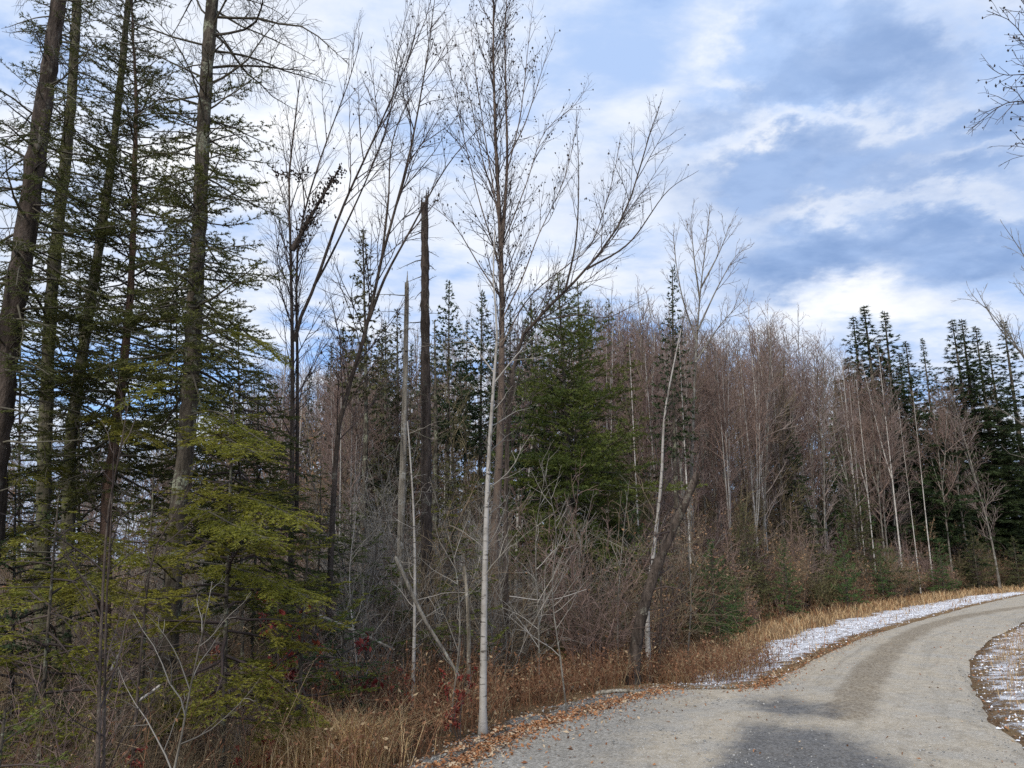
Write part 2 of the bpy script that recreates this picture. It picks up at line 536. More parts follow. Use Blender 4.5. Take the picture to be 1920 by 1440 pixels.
def lumps(geo, C, size, jit=0.25, squash=(1, 1, 1), var=None):
    B = len(C)
    v = OCT[None] * (1 + jit * rng.normal(size=(B, 6, 1))) * np.asarray(squash)
    a = rng.random(B) * 6.283; c, s = np.cos(a), np.sin(a)
    M = np.zeros((B, 3, 3)); M[:, 0, 0] = c; M[:, 0, 1] = -s; M[:, 1, 0] = s; M[:, 1, 1] = c; M[:, 2, 2] = 1
    v = np.einsum('bij,bkj->bki', M, v) * np.broadcast_to(size, (B,))[:, None, None] + C[:, None]
    T = (OCT_T[None] + (np.arange(B) * 6)[:, None, None]).reshape(-1, 3)
    geo.add(v.reshape(-1, 3), tris=T, var=np.repeat(rng.random(B) if var is None else var, 6))


def leaves(geo, C, size, up=0.3, var=None):
    """small bent leaves: two triangles folded on the midrib, free orientation"""
    B = len(C)
    n = nrm(rng.normal(size=(B, 3)) + np.array([0, 0, up * 4]))
    a = nrm(np.cross(n, rng.normal(size=(B, 3)))); b = np.cross(n, a)
    s = np.broadcast_to(size, (B,))[:, None] * (0.7 + 0.6 * rng.random((B, 1)))
    v = np.stack([C - a * s, C + b * s * 0.5 + n * s * 0.3, C + a * s + n * 0.25 * s, C - b * s * 0.5 + n * s * 0.3], 1)
    i = np.arange(B)[:, None] * 4
    T = np.concatenate([i + [0, 1, 2], i + [0, 2, 3]], 0)
    geo.add(v.reshape(-1, 3), tris=T, var=np.repeat(rng.random(B) if var is None else var, 4))


def blades(geo, C, h, w, lean=0.35, bend=0.6, wind=(0, 0)):
    """grass blades: base, knee, tip"""
    B = len(C)
    a = rng.random(B) * 6.283
    d = np.stack([np.cos(a) + wind[0], np.sin(a) + wind[1], np.zeros(B)], 1)
    ln = (lean * rng.random(B))[:, None]; h = np.broadcast_to(h, (B,))[:, None]
    sd = nrm(np.cross(d, np.array([0, 0, 1.0])) + 0.01) * (np.broadcast_to(w, (B,))[:, None] / 2)
    up = np.array([0, 0, 1.0])
    k1 = C + (up * 0.55 + d * ln * 0.4) * h
    k2 = k1 + (up * (0.45 - 0.35 * bend * rng.random((B, 1))) + d * (ln * 0.6 + bend * 0.5 * rng.random((B, 1)))) * h
    v = np.stack([C - sd, C + sd, k1 - sd * 0.8, k1 + sd * 0.8, k2], 1)
    i = np.arange(B)[:, None] * 5
    geo.add(v.reshape(-1, 3), tris=i + [2, 3, 4], quads=i + [0, 1, 3, 2], var=np.repeat(rng.random(B), 5))


# ------------------------------------------------------------------ materials
def mat_base(name, rough=0.8, spec=0.25):
    m = bpy.data.materials.new(name); m.use_nodes = True
    t = NT(m.node_tree); b = t.n['Principled BSDF']
    b.inputs['Roughness'].default_value = rough; b.inputs['Specular IOR Level'].default_value = spec
    return m, t, b


def bump(t, b, h, strength, dist):
    nd = t.new('ShaderNodeBump'); nd.inputs['Strength'].default_value = strength; nd.inputs['Distance'].default_value = dist
    t.put(nd.inputs['Height'], h); t.l.new(nd.outputs[0], b.inputs['Normal'])


def attr(t, name='var'):
    nd = t.new('ShaderNodeAttribute', attribute_name=name)
    return nd.outputs['Fac']


def m_bark(name, dark, light, lichen=None, lich=0.45, zs=2.5, sc=14):
    m, t, b = mat_base(name, 0.9, 0.15)
    o = t.new('ShaderNodeTexCoord').outputs['Object']
    v = t.vscale(o, (sc, sc, zs))
    n1 = t.noise(v, 1.0, 6, 0.65, 0.4)
    c = t.mix(t.ss(n1, 0.35, 0.68), dark, light)
    if lichen:
        n2 = t.noise(o, 5.5, 5, 0.7)
        c = t.mix(t.math('MULTIPLY', t.ss(n2, lich + 0.02, lich + 0.12), t.ss(t.noise(o, 38, 3, 0.6), 0.38, 0.55)), c, lichen)
    t.put(b.inputs['Base Color'], c)
    n3 = t.noise(t.vscale(o, (sc * 3, sc * 3, zs * 6)), 1.0, 4, 0.7)
    c = t.mix(t.math('MULTIPLY', t.ss(n3, 0.5, 0.72), 0.6), c, dark)
    t.put(b.inputs['Base Color'], c)
    bump(t, b, t.math('ADD', n1, t.math('MULTIPLY', n3, 0.6)), 1.0, 0.035)
    return m


def m_birch(name, white, mark, base):
    m, t, b = mat_base(name, 0.7, 0.2)
    o = t.new('ShaderNodeTexCoord').outputs['Object']
    n1 = t.noise(t.vscale(o, (7, 7, 34)), 1.0, 4, 0.6)
    n2 = t.noise(o, 3.0, 5, 0.65)
    c = t.mix(t.ss(n2, 0.42, 0.7), white, base)
    c = t.mix(t.ss(n1, 0.58, 0.64), c, mark)
    t.put(b.inputs['Base Color'], c); bump(t, b, n1, 0.4, 0.006)
    return m


def m_var(name, c0, c1, rough=0.75, spec=0.2, trans=0.0, rand=0.25, c2=None):
    """two colours spread over the pieces by their own random value, a little shift between plants"""
    m, t, b = mat_base(name, rough, spec)
    f = attr(t)
    c = t.mix(f, c0, c1)
    if c2:
        c = t.mix(t.ss(t.math('FRACT', t.math('MULTIPLY', f, 7.31)), 0.72, 0.8), c, c2)
    r = t.new('ShaderNodeObjectInfo').outputs['Random']
    hsv = t.new('ShaderNodeHueSaturation')
    t.put(hsv.inputs['Color'], c)
    t.put(hsv.inputs['Value'], t.math('ADD', 1 - rand / 2, t.math('MULTIPLY', r, rand)))
    t.put(hsv.inputs['Hue'], t.math('ADD', 0.49, t.math('MULTIPLY', r, 0.02)))
    t.put(b.inputs['Base Color'], hsv.outputs[0])
    if trans:
        tr = t.new('ShaderNodeBsdfTranslucent'); t.put(tr.inputs[0], hsv.outputs[0])
        mx = t.new('ShaderNodeMixShader'); mx.inputs[0].default_value = trans
        t.l.new(b.outputs[0], mx.inputs[1]); t.l.new(tr.outputs[0], mx.inputs[2])
        t.l.new(mx.outputs[0], t.n['Material Output'].inputs[0])
    return m


M = {}
M['spruce_bark'] = m_bark('spruce_bark', (0.034, 0.028, 0.022), (0.125, 0.105, 0.082), (0.24, 0.25, 0.18), 0.49)
M['mossy_bark'] = m_bark('mossy_bark', (0.05, 0.045, 0.03), (0.15, 0.135, 0.10), (0.12, 0.13, 0.045), 0.46)
M['red_bark'] = m_bark('red_bark', (0.06, 0.038, 0.028), (0.18, 0.115, 0.085), (0.2, 0.18, 0.14), 0.55)
M['grey_bark'] = m_bark('grey_bark', (0.09, 0.08, 0.07), (0.24, 0.22, 0.19), (0.33, 0.33, 0.29), 0.5)
M['dark_bark'] = m_bark('dark_bark', (0.035, 0.027, 0.022), (0.115, 0.09, 0.075), (0.17, 0.16, 0.13), 0.54)
M['snag_wood'] = m_bark('snag_wood', (0.10, 0.085, 0.065), (0.36, 0.32, 0.26), (0.42, 0.40, 0.35), 0.5, 1.2, 18)
M['birch_bark'] = m_birch('birch_bark', (0.50, 0.475, 0.44), (0.08, 0.07, 0.06), (0.27, 0.245, 0.215))
M['grey_birch'] = m_birch('grey_birch', (0.36, 0.34, 0.315), (0.08, 0.07, 0.06), (0.20, 0.18, 0.155))
M['peel_birch'] = m_birch('peel_birch', (0.15, 0.11, 0.085), (0.04, 0.03, 0.026), (0.07, 0.052, 0.042))
M['twig_dark'] = m_var('twig_dark', (0.035, 0.027, 0.026), (0.085, 0.064, 0.056))
M['twig_grey'] = m_var('twig_grey', (0.11, 0.098, 0.082), (0.30, 0.275, 0.24))
M['twig_pale'] = m_var('twig_pale', (0.20, 0.18, 0.155), (0.40, 0.37, 0.33))
M['twig_red'] = m_var('twig_red', (0.125, 0.084, 0.07), (0.28, 0.20, 0.17))
M['twig_olive'] = m_var('twig_olive', (0.09, 0.07, 0.038), (0.21, 0.17, 0.10))
M['twig_plum'] = m_var('twig_plum', (0.13, 0.10, 0.09), (0.29, 0.235, 0.21))
M['twig_brown'] = m_var('twig_brown', (0.10, 0.072, 0.045), (0.24, 0.185, 0.125))
M['twig_lichen'] = m_var('twig_lichen', (0.045, 0.038, 0.03), (0.13, 0.12, 0.09))
M['cone'] = m_var('cone', (0.03, 0.024, 0.022), (0.06, 0.045, 0.035))
M['ndl_spruce'] = m_var('ndl_spruce', (0.038, 0.052, 0.013), (0.125, 0.128, 0.03), 0.6, 0.3, 0.35)
M['ndl_dark'] = m_var('ndl_dark', (0.018, 0.034, 0.013), (0.05, 0.072, 0.024), 0.6, 0.3, 0.12)
M['ndl_fir'] = m_var('ndl_fir', (0.042, 0.065, 0.013), (0.15, 0.165, 0.03), 0.6, 0.3, 0.25)
M['ndl_bright'] = m_var('ndl_bright', (0.095, 0.11, 0.014), (0.27, 0.25, 0.036), 0.55, 0.3, 0.38)
M['ndl_blue'] = m_var('ndl_blue', (0.035, 0.08, 0.024), (0.10, 0.165, 0.045), 0.6, 0.3, 0.2)
M['ndl_thin'] = m_var('ndl_thin', (0.05, 0.055, 0.025), (0.12, 0.115, 0.045), 0.6, 0.25, 0.18)
M['grass_tan'] = m_var('grass_tan', (0.42, 0.27, 0.12), (0.68, 0.50, 0.29), 0.7, 0.25, 0.25)
M['grass_gold'] = m_var('grass_gold', (0.36, 0.22, 0.10), (0.58, 0.43, 0.25), 0.7, 0.25, 0.2, c2=(0.27, 0.13, 0.06))
M['weed_brown'] = m_var('weed_brown', (0.12, 0.058, 0.034), (0.29, 0.155, 0.085), 0.8, 0.15, 0.1, c2=(0.33, 0.25, 0.15))
M['leaf_red'] = m_var('leaf_red', (0.11, 0.014, 0.012), (0.24, 0.05, 0.028), 0.6, 0.3, 0.25)
M['leaf_litter'] = m_var('leaf_litter', (0.16, 0.06, 0.028), (0.36, 0.17, 0.08), 0.7, 0.25, 0.1, c2=(0.42, 0.32, 0.22))
M['leaf_copper'] = m_var('leaf_copper', (0.22, 0.12, 0.06), (0.48, 0.30, 0.18), 0.7, 0.25, 0.2)
M['stone'] = m_var('stone', (0.16, 0.16, 0.155), (0.42, 0.41, 0.39), 0.85, 0.2)
m, t, b = mat_base('snow', 0.55, 0.3)
b.inputs['Base Color'].default_value = (0.84, 0.86, 0.92, 1); b.inputs['Subsurface Weight'].default_value = 0.0
o = t.new('ShaderNodeTexCoord').outputs['Object']; bump(t, b, t.noise(o, 60, 4, 0.6), 0.5, 0.01)
M['snow'] = m


def m_ground():
    m, t, b = mat_base('forest_floor', 0.95, 0.1)
    o = t.new('ShaderNodeTexCoord').outputs['Object']
    n1 = t.noise(o, 1.1, 6, 0.65); n2 = t.noise(o, 14, 6, 0.7); n3 = t.noise(o, 55, 4, 0.6)
    c = t.mix(t.ss(n2, 0.35, 0.65), (0.075, 0.045, 0.027), (0.20, 0.125, 0.07))
    c = t.mix(t.ss(n3, 0.55, 0.7), c, (0.27, 0.17, 0.10))
    c = t.mix(t.math('MULTIPLY', t.ss(n1, 0.5, 0.7), 0.6), c, (0.09, 0.085, 0.035))
    tan = t.mix(t.ss(n2, 0.35, 0.62), (0.19, 0.115, 0.06), (0.38, 0.26, 0.14))
    c = t.mix(t.math('MULTIPLY', attr(t), t.ss(t.math('ADD', n1, t.math('MULTIPLY', n2, 0.4)), 0.5, 0.75)), c, tan)
    c = t.mix(t.ss(t.math('ADD', attr(t, 'berm'), t.math('MULTIPLY', t.math('SUBTRACT', n2, 0.5), 0.8)), 0.4, 0.6), c, t.mix(n3, (0.13, 0.125, 0.115), (0.36, 0.345, 0.32)))
    n4 = t.noise(o, 24, 6, 0.75); n5 = t.noise(o, 3.2, 4, 0.6)
    sm = t.math('ADD', t.math('MULTIPLY', n4, 0.7), t.math('ADD', t.math('MULTIPLY', n5, 0.95), -0.13))
    sm = t.ss(t.math('ADD', sm, t.math('MULTIPLY', t.math('SUBTRACT', attr(t, 'snow'), 1.0), 0.6)), 0.52, 0.68)
    c = t.mix(t.math('MULTIPLY', sm, 0.95), c, (0.84, 0.85, 0.90))
    t.put(b.inputs['Base Color'], c)
    bump(t, b, t.math('ADD', n2, t.math('ADD', n3, t.math('MULTIPLY', sm, 0.5))), 1.0, 0.05)
    return m


def m_road():
    m, t, b = mat_base('packed_gravel', 0.92, 0.15)
    o = t.new('ShaderNodeTexCoord').outputs['Object']
    sand, grey, dark, cen = (attr(t, k) for k in ('sand', 'grey', 'dark', 'centre'))
    nb = t.noise(o, 1.3, 5, 0.6); nm = t.noise(o, 9, 6, 0.7); nf = t.noise(o, 70, 4, 0.7); ng = t.noise(o, 26, 5, 0.75)
    vor = t.new('ShaderNodeTexVoronoi'); t.put(vor.inputs['Vector'], o); vor.inputs['Scale'].default_value = 55
    stone = t.new('ShaderNodeSeparateColor'); t.l.new(vor.outputs['Color'], stone.inputs[0])
    lane = t.comb(t.math('MULTIPLY', sand, 26.0), t.math('MULTIPLY', attr(t, 'along'), 0.55), 0.0)
    streak = t.noise(lane, 1.0, 5, 0.65, 0.6); rut = t.noise(t.vscale(lane, (0.3, 0.35, 1), (4, 2, 0)), 1.0, 3, 0.55, 0.5)
    sandc = t.mix(t.ss(nm, 0.3, 0.7), (0.36, 0.31, 0.235), (0.50, 0.44, 0.35))
    sandc = t.mix(t.ss(nb, 0.4, 0.65), sandc, (0.39, 0.36, 0.31))
    sandc = t.mix(t.math('MULTIPLY', t.ss(streak, 0.5, 0.72), 0.42), sandc, (0.21, 0.18, 0.14))
    sandc = t.mix(t.math('MULTIPLY', t.ss(rut, 0.5, 0.68), 0.45), sandc, (0.25, 0.225, 0.185))
    sandc = t.mix(t.math('MULTIPLY', t.ss(nf, 0.52, 0.68), 0.75), sandc, (0.17, 0.145, 0.115))
    sandc = t.mix(t.math('MULTIPLY', t.ss(stone.outputs[2], 0.8, 0.9), 0.55), sandc, (0.55, 0.51, 0.45))
    sandc = t.mix(t.math('MULTIPLY', t.ss(t.noise(o, 5.0, 6, 0.75), 0.52, 0.66), 0.5), sandc, (0.22, 0.185, 0.14))
    greyc = t.mix(stone.outputs[0], (0.12, 0.115, 0.105), (0.40, 0.38, 0.345))
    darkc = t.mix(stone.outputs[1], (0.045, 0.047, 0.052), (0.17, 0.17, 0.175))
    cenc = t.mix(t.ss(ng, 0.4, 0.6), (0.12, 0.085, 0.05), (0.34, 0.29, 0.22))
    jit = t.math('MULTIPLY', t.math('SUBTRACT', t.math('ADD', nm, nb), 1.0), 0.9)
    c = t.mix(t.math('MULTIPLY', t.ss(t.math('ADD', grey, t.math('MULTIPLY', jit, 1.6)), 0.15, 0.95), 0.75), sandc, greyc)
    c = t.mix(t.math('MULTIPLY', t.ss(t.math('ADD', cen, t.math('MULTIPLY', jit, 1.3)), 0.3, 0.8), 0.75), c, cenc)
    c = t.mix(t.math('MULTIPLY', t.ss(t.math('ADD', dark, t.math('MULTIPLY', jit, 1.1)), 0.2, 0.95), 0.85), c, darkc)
    t.put(b.inputs['Base Color'], c)
    h = t.math('ADD', t.math('MULTIPLY', ng, 0.5), t.math('ADD', nf, t.math('MULTIPLY', vor.outputs['Distance'], 0.5)))
    bump(t, b, h, 0.8, 0.02)
    return m


M['ground'] = m_ground(); M['road'] = m_road()

# ------------------------------------------------------------------ ground and road
def build_ground():
    xs = np.concatenate([-np.geomspace(900, 26, 26), np.linspace(-25, 45, 165), np.geomspace(46, 900, 28)])
    ys = np.concatenate([-np.geomspace(300, 9, 14), np.linspace(-8, 62, 165), np.geomspace(63, 1400, 32)])
    X, Y = np.meshgrid(xs, ys)
    Z = zf(X.ravel(), Y.ravel())
    v = np.stack([X.ravel(), Y.ravel(), Z], 1)
    nx = len(xs); i, j = np.meshgrid(np.arange(len(ys) - 1), np.arange(nx - 1), indexing='ij')
    q = np.stack([i * nx + j, i * nx + j + 1, (i + 1) * nx + j + 1, (i + 1) * nx + j], -1).reshape(-1, 4)
    Lg, Rg = off_road(v[:, :2])
    vg = sstep(Lg, -0.2, 0.2) * sstep(Lg, verge(v[:, 1]) + 0.6, verge(v[:, 1]) - 0.4) * sstep(v[:, 1], 9, 11.5) + sstep(Rg, -0.1, 0.4)
    g = Geo(); g.add(v, quads=q, var=np.clip(vg, 0, 1))
    gx, gy = to_px(v)
    sn = band(Lg, 0.2, np.maximum(0.62 * verge(v[:, 1]) + 0.25, 1.5 * band(v[:, 1], 10.6, 16, 0.6)), 0.25) * sstep(gx, 1225, 1280) + 0.88 * band(Rg, 0.0, 1.1, 0.3) * (v[:, 1] > 2)
    me = g.mesh('ground', M['ground'], smooth=True)
    a = me.attributes.new('snow', 'FLOAT', 'POINT'); a.data.foreach_set('value', np.clip(sn, 0, 1).astype(np.float32))
    gr = band(Lg, -0.5, 0.22, 0.1) * sstep(v[:, 1], 12.5, 10.5)
    a = me.attributes.new('berm', 'FLOAT', 'POINT'); a.data.foreach_set('value', np.clip(gr, 0, 1).astype(np.float32))
    o = link('ground', me); tag(o, kind='structure')


def in_px_poly(px, py, poly, soft):
    """soft inside-ness of a convex polygon given in photo pixels, clockwise on screen"""
    d = np.full(px.shape, 1e9)
    for (ax, ay), (bx, by) in zip(poly, poly[1:] + poly[:1]):
        ex, ey = bx - ax, by - ay; l = math.hypot(ex, ey)
        d = np.minimum(d, (ex * (py - ay) - ey * (px - ax)) / l)
    return sstep(d, -soft, soft)


def build_road():
    seg = 26; nu = 80
    def dens(E):
        out = []
        for k in range(len(E) - 1):
            for s in np.linspace(0, 1, seg, endpoint=False): out.append((k, s))
        return out
    EL = resample(np.c_[EDGE_L, np.zeros(len(EDGE_L))], 2000); ER = resample(np.c_[EDGE_R, np.zeros(len(EDGE_R))], 2000)
    rows = []
    # pair the anchors so that rows run across the road
    ks = dens(EDGE_L)
    for k, s in ks:
        rows.append((EDGE_L[k] * (1 - s) + EDGE_L[k + 1] * s, EDGE_R[k] * (1 - s) + EDGE_R[k + 1] * s))
    A = np.array([r[0] for r in rows]); Bv = np.array([r[1] for r in rows])
    u = np.linspace(-0.012, 1.012, nu)
    P = A[:, None] * (1 - u)[None, :, None] + Bv[:, None] * u[None, :, None]
    px, py = to_px(np.concatenate([P, np.zeros(P.shape[:2] + (1,))], -1))
    flat = P.reshape(-1, 2)
    mid = np.array([G(*p) for p in [(1990, 1132), (1900, 1143), (1800, 1160), (1730, 1182), (1680, 1212), (1645, 1250), (1615, 1300), (1585, 1352)]])
    dm, _ = poly_dist(flat, mid)
    cen = np.exp(-(dm / 0.33) ** 2)
    fpx, fpy = px.ravel(), py.ravel()
    infront = flat[:, 1] > 3.0
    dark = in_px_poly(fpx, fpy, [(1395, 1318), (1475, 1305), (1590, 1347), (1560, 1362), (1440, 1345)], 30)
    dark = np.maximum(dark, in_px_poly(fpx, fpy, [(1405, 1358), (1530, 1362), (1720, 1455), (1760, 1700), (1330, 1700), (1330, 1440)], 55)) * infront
    grey = in_px_poly(fpx, fpy, [(300, 1200), (1395, 1290), (1405, 1310), (1180, 1440), (800, 1900), (-900, 1900)], 95) * infront
    tilt = 0.5 + 0.5 * wave(flat[:, 0] * 0.9, flat[:, 1] * 0.9)
    z = 0.006 + 0.012 * (wave(flat[:, 0] * 2.1, flat[:, 1] * 2.3)) + 0.03 * np.exp(-(dm / 0.5) ** 2)
    Lm, Rm = off_road(flat)
    edge = np.minimum(-Lm, -Rm)
    z = z + 0.02 * sstep(edge, 0.0, 0.25) - 0.03 * sstep(edge, 0.1, -0.1)
    n, w = len(A), nu
    i, j = np.meshgrid(np.arange(n - 1), np.arange(w - 1), indexing='ij')
    q = np.stack([i * w + j, i * w + j + 1, (i + 1) * w + j + 1, (i + 1) * w + j], -1).reshape(-1, 4)
    g = Geo(); g.add(np.c_[flat, z], quads=q)
    me = g.mesh('road', M['road'], smooth=True)
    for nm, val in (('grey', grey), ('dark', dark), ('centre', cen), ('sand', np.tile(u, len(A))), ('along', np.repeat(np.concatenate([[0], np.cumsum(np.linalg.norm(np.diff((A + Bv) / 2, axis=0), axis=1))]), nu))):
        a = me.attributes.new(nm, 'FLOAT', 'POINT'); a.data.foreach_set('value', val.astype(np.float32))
    o = link('road', me); tag(o, kind='structure')


build_ground()
build_road()

# ------------------------------------------------------------------ assembling things
TRI = {'n': 0}


LAND = [('the thick leaning spruce', -62, 7.6), ('the dense pointed spruce', 190, 8.5), ('the lichened spruce trunk', 300, 7.6), ('the bare cherry clump', 543, 12.0),
        ('the dark curving cherry', 612, 11.4), ('the broken dark snag', 802, 13.0), ('the pale peeling snag', 748, 12.2), ('the tall bare birch', 922, 12.6), ('the slim pale birch', 905, 8.3),
        ('the broad dense fir', 1086, 17.0), ('the leaning broken trunk', 1188, 11.9), ('the slender spire fir', 1268, 23.0), ('the bushy verge fir', 1335, 17.5), ('the neat verge fir', 1582, 32.0),
        ('the fan-crowned tall tree', 1316, 24.0), ('the far white birches', 1715, 47.0), ('the far spruce clump', 1680, 56.0), ('the spruces at the road end', 1866, 65.0), ('the two thin tall birches', 1455, 35.0)]


def landmark(x, y):
    best = min(LAND, key=lambda q: math.hypot(W(q[1], HZ, q[2])[0] - x, q[2] - y))
    return best[0]


def size_word(h, a, b):
    return 'low' if h < a else ('tall' if h > b else 'mid-sized')


def thing(name, label, cat, base, parts, group=None):
    """parts: list of (part name, Geo, material key, smooth)"""
    root = link(name, None, None, tuple(base)); root.empty_display_size = 0.2
    tag(root, label, cat, group)
    for pn, g, mk, sm in parts:
        if g is None or g.n == 0: continue
        TRI['n'] += g.tris()
        o = part(pn, g, M[mk], root, base, sm)
        if pn in ('crown', 'lower_crown', 'limbs', 'leaves', 'buds', 'catkins', 'cones', 'tufts', 'stems'): o['kind'] = 'stuff'
    return root


def base_of(path):
    return np.array([path[0][0], path[0][1], path[0][2] + 0.08])


def merge(*gs):
    o = Geo()
    for g in gs:
        if g is None or g.n == 0: continue
        o.v += g.v; o.a += g.a
        o.t += [x + o.n for x in g.t]; o.q += [x + o.n for x in g.q]; o.n += g.n
    return o


SPIRE = lambda u: (1 - u) ** 0.75
COLUMN = lambda u: np.clip(1.15 - u, 0, 1) ** 0.5 * (0.55 + 0.45 * sstep(u, 0, 0.25))

def clothed(path_px, D, n, span=(0.2, 0.9)):
    """short boughs growing from a trunk drawn in pixels, hanging in front of it and to its sides"""
    q = np.array(path_px, float); out = []
    for k in range(n):
        f = (span[0] + (span[1] - span[0]) * (k + rng.random()) / n) * (len(q) - 1.001); i = int(f); a = q[i] + (q[i + 1] - q[i]) * (f - i)
        dx = rng.uniform(-95, 95); dy = rng.uniform(5, 45); dd = rng.uniform(0.25, 0.75)
        out.append(([tuple(a), (a[0] + dx * 0.5, a[1] + dy * 0.3), (a[0] + dx, a[1] + dy)], D, D - dd))
    return boughs(out, 0.05, 0.05)


def boughs(lst, s2=0.035, s3=0.032):
    """hand-laid live boughs: (pixel points, depths)"""
    wood, ndl = Geo(), Geo()
    P = np.stack([resample(np.array([W(a, b, d) for (a, b), d in zip(pts, np.linspace(d0, d1, len(pts)))]), 9) for pts, d0, d1 in lst])
    n = len(P); L = plen(P)
    tubes(wood, P, taper(0.012, 0.002, n, 9), 4)
    i2, t2, S2, D2 = spawn(P, np.maximum((L / s2).astype(int), 2), (0.22, 0.99), 50, 9, 'flat')
    D2[:, 2] -= 0.12
    L2 = np.clip(0.46 * L[i2] * (1.12 - t2) ** 0.7, 0.08, 0.42) * (0.55 + 0.6 * rng.random(len(i2)))
    B2 = grow(S2, D2, L2, 5, 0.10, -0.03)
    tubes(wood, B2, taper(0.004, 0.001, len(i2), 5), 3)
    i3, t3, S3, D3 = spawn(B2, np.maximum((L2 / s3).astype(int), 2), (0.15, 0.97), 46, 8, 'flat')
    L3 = np.clip(0.36 * L2[i3] * (1.1 - t3), 0.03, 0.14); B3 = grow(S3, D3, L3, 3, 0.1, -0.02)
    v = rng.random(n)[i2] * 0.5 + 0.5 * rng.random(len(i2))
    needles(ndl, B2, L2, 0.0055, 0.022, 0.008, 0.7, 0.1, v); needles(ndl, B3, L3, 0.0055, 0.020, 0.0075, 0.7, 0.0, v[i3])
    return wood, ndl


# ---- the big conifers that stand close on the bank
def hero_conifers():
    # leaning dark spruce at the very edge
    p = pix_path([(-62, 1350), (-20, 980), (0, 780), (22, 600), (48, 440), (78, 220), (110, 0), (140, -220), (160, -420)], 7.6)
    tg, wd, nd = conifer(p, 0.155, 0.045, (0.36, 0.98), 110, 1.25, lambda u: 0.75 + 0.3 * np.sin(u * 9), (-18, 6), (0.026, 0.009, 0.0075),
                         0.085, 0.075, 0.36, gap=0.0, trop=0.012, dead=((0.2, 0.95), 46, 1.3, -2, -0.03))
    cw, cn = clothed([(0, 780), (22, 600), (48, 440), (78, 220), (110, 0)], 7.5, 14, (0.0, 1.0)); wd, nd = merge(wd, cw), merge(nd, cn)
    thing('spruce_tree', 'thick dark spruce leaning out over the bank with ragged half-dead boughs', 'tree', base_of(p),
          [('trunk', tg, 'dark_bark', True), ('limbs', wd, 'twig_lichen', False), ('crown', nd, 'ndl_spruce', False)])
    # mossy two-toned trunk just behind it
    p = pix_path([(76, 1330), (80, 1000), (86, 760), (95, 560), (110, 400), (130, 200), (141, 0), (150, -220)], 9.2)
    tg, wd, nd = conifer(p, 0.095, 0.05, (0.42, 0.97), 100, 1.0, lambda u: 0.8 + 0.2 * np.sin(u * 7), (-14, 8), (0.028, 0.010, 0.0075),
                         0.09, 0.08, 0.38, gap=0.0, dead=((0.3, 0.9), 22, 0.9, 5, -0.03))
    cw, cn = clothed([(86, 760), (95, 560), (110, 400), (130, 200), (141, 0)], 9.1, 12, (0.0, 1.0)); wd, nd = merge(wd, cw), merge(nd, cn)
    thing('spruce_tree', 'pale mossy spruce trunk close behind the dark leaning spruce', 'tree', base_of(p),
          [('trunk', tg, 'mossy_bark', True), ('limbs', wd, 'twig_lichen', False), ('crown', nd, 'ndl_spruce', False)])
    # bending slender fir with foliage hugging the trunk
    p = pix_path([(98, 1340), (118, 1200), (128, 1000), (135, 820), (160, 640), (186, 480), (214, 280), (235, 60), (246, -60)], 9.0)
    tg, wd, nd = conifer(p, 0.09, 0.035, (0.38, 0.99), 120, 0.95, lambda u: 0.9 - 0.3 * u, (-12, 15), (0.027, 0.010, 0.0068), 0.08, 0.07, 0.4)
    bw, bn = boughs([([(125, 985), (80, 985), (40, 1000), (-10, 1030)], 8.9, 7.4), ([(126, 1010), (150, 1000), (185, 1010), (215, 1035)], 8.9, 7.6), ([(122, 1080), (140, 1070), (165, 1090), (190, 1120)], 8.9, 7.0), ([(122, 1090), (90, 1085), (60, 1110)], 8.9, 7.0),
                     ([(132, 900), (100, 880), (60, 885), (20, 900)], 8.9, 7.6), ([(140, 800), (190, 780), (240, 800), (280, 830)], 8.9, 7.6)])
    thing('fir_tree', 'slender fir with a curving mossy trunk beside the dense spruce', 'tree', base_of(p),
          [('trunk', tg, 'mossy_bark', True), ('limbs', merge(wd, bw), 'twig_lichen', False), ('crown', nd, 'ndl_spruce', False), ('lower_crown', bn, 'ndl_bright', False)])
    # dense full spruce
    p = pix_path([(190, 1370), (200, 960), (215, 830), (235, 660), (250, 480), (257, 200), (250, 60), (246, -40)], 8.5)
    tg, wd, nd = conifer(p, 0.082, 0.008, (0.30, 0.99), 190, 1.5, lambda u: (1 - u) ** 0.62 * (0.72 + 0.28 * sstep(u, 0, 0.2)), (-22, 30), (0.028, 0.0105, 0.006),
                         0.062, 0.052, 0.40, gap=0.05, trop=0.03, dead=((0.1, 0.4), 26, 0.9, -12, -0.04))
    thing('spruce_tree', 'densely needled dark green spruce with a full pointed crown', 'tree', base_of(p),
          [('trunk', tg, 'red_bark', True), ('limbs', wd, 'twig_lichen', False), ('crown', nd, 'ndl_spruce', False)])
    # tall straight lichen-flecked trunk, dead boughs above, green ones below
    p = pix_path([(300, 1400), (312, 1250), (332, 1000), (347, 850), (359, 700), (371, 480), (385, 200), (400, 0), (413, -220), (420, -340)], 7.6)
    tg, wd, nd = conifer(p, 0.098, 0.055, (0.36, 0.66), 80, 1.25, lambda u: 1.0 - 0.4 * u, (-24, 4), (0.027, 0.0105, 0.0062), 0.07, 0.06, 0.40,
                         gap=0.0, trop=0.03, N=26, sides=12, dead=((0.60, 0.97), 40, 1.35, 8, -0.035, 0.09))
    _, P, R = trunk_geo(p, 0.098, 0.055, 26, 12)
    right = dead_limbs(P, R, (0.66, 0.93), 16, 1.75, 14, -0.045, 0.06, (0.1, 0.45), 0.42, 0.017)
    cw, cn = clothed([(359, 700), (365, 600), (371, 480), (378, 330)], 7.5, 15, (0.0, 1.0)); wd, nd = merge(wd, cw), merge(nd, cn)
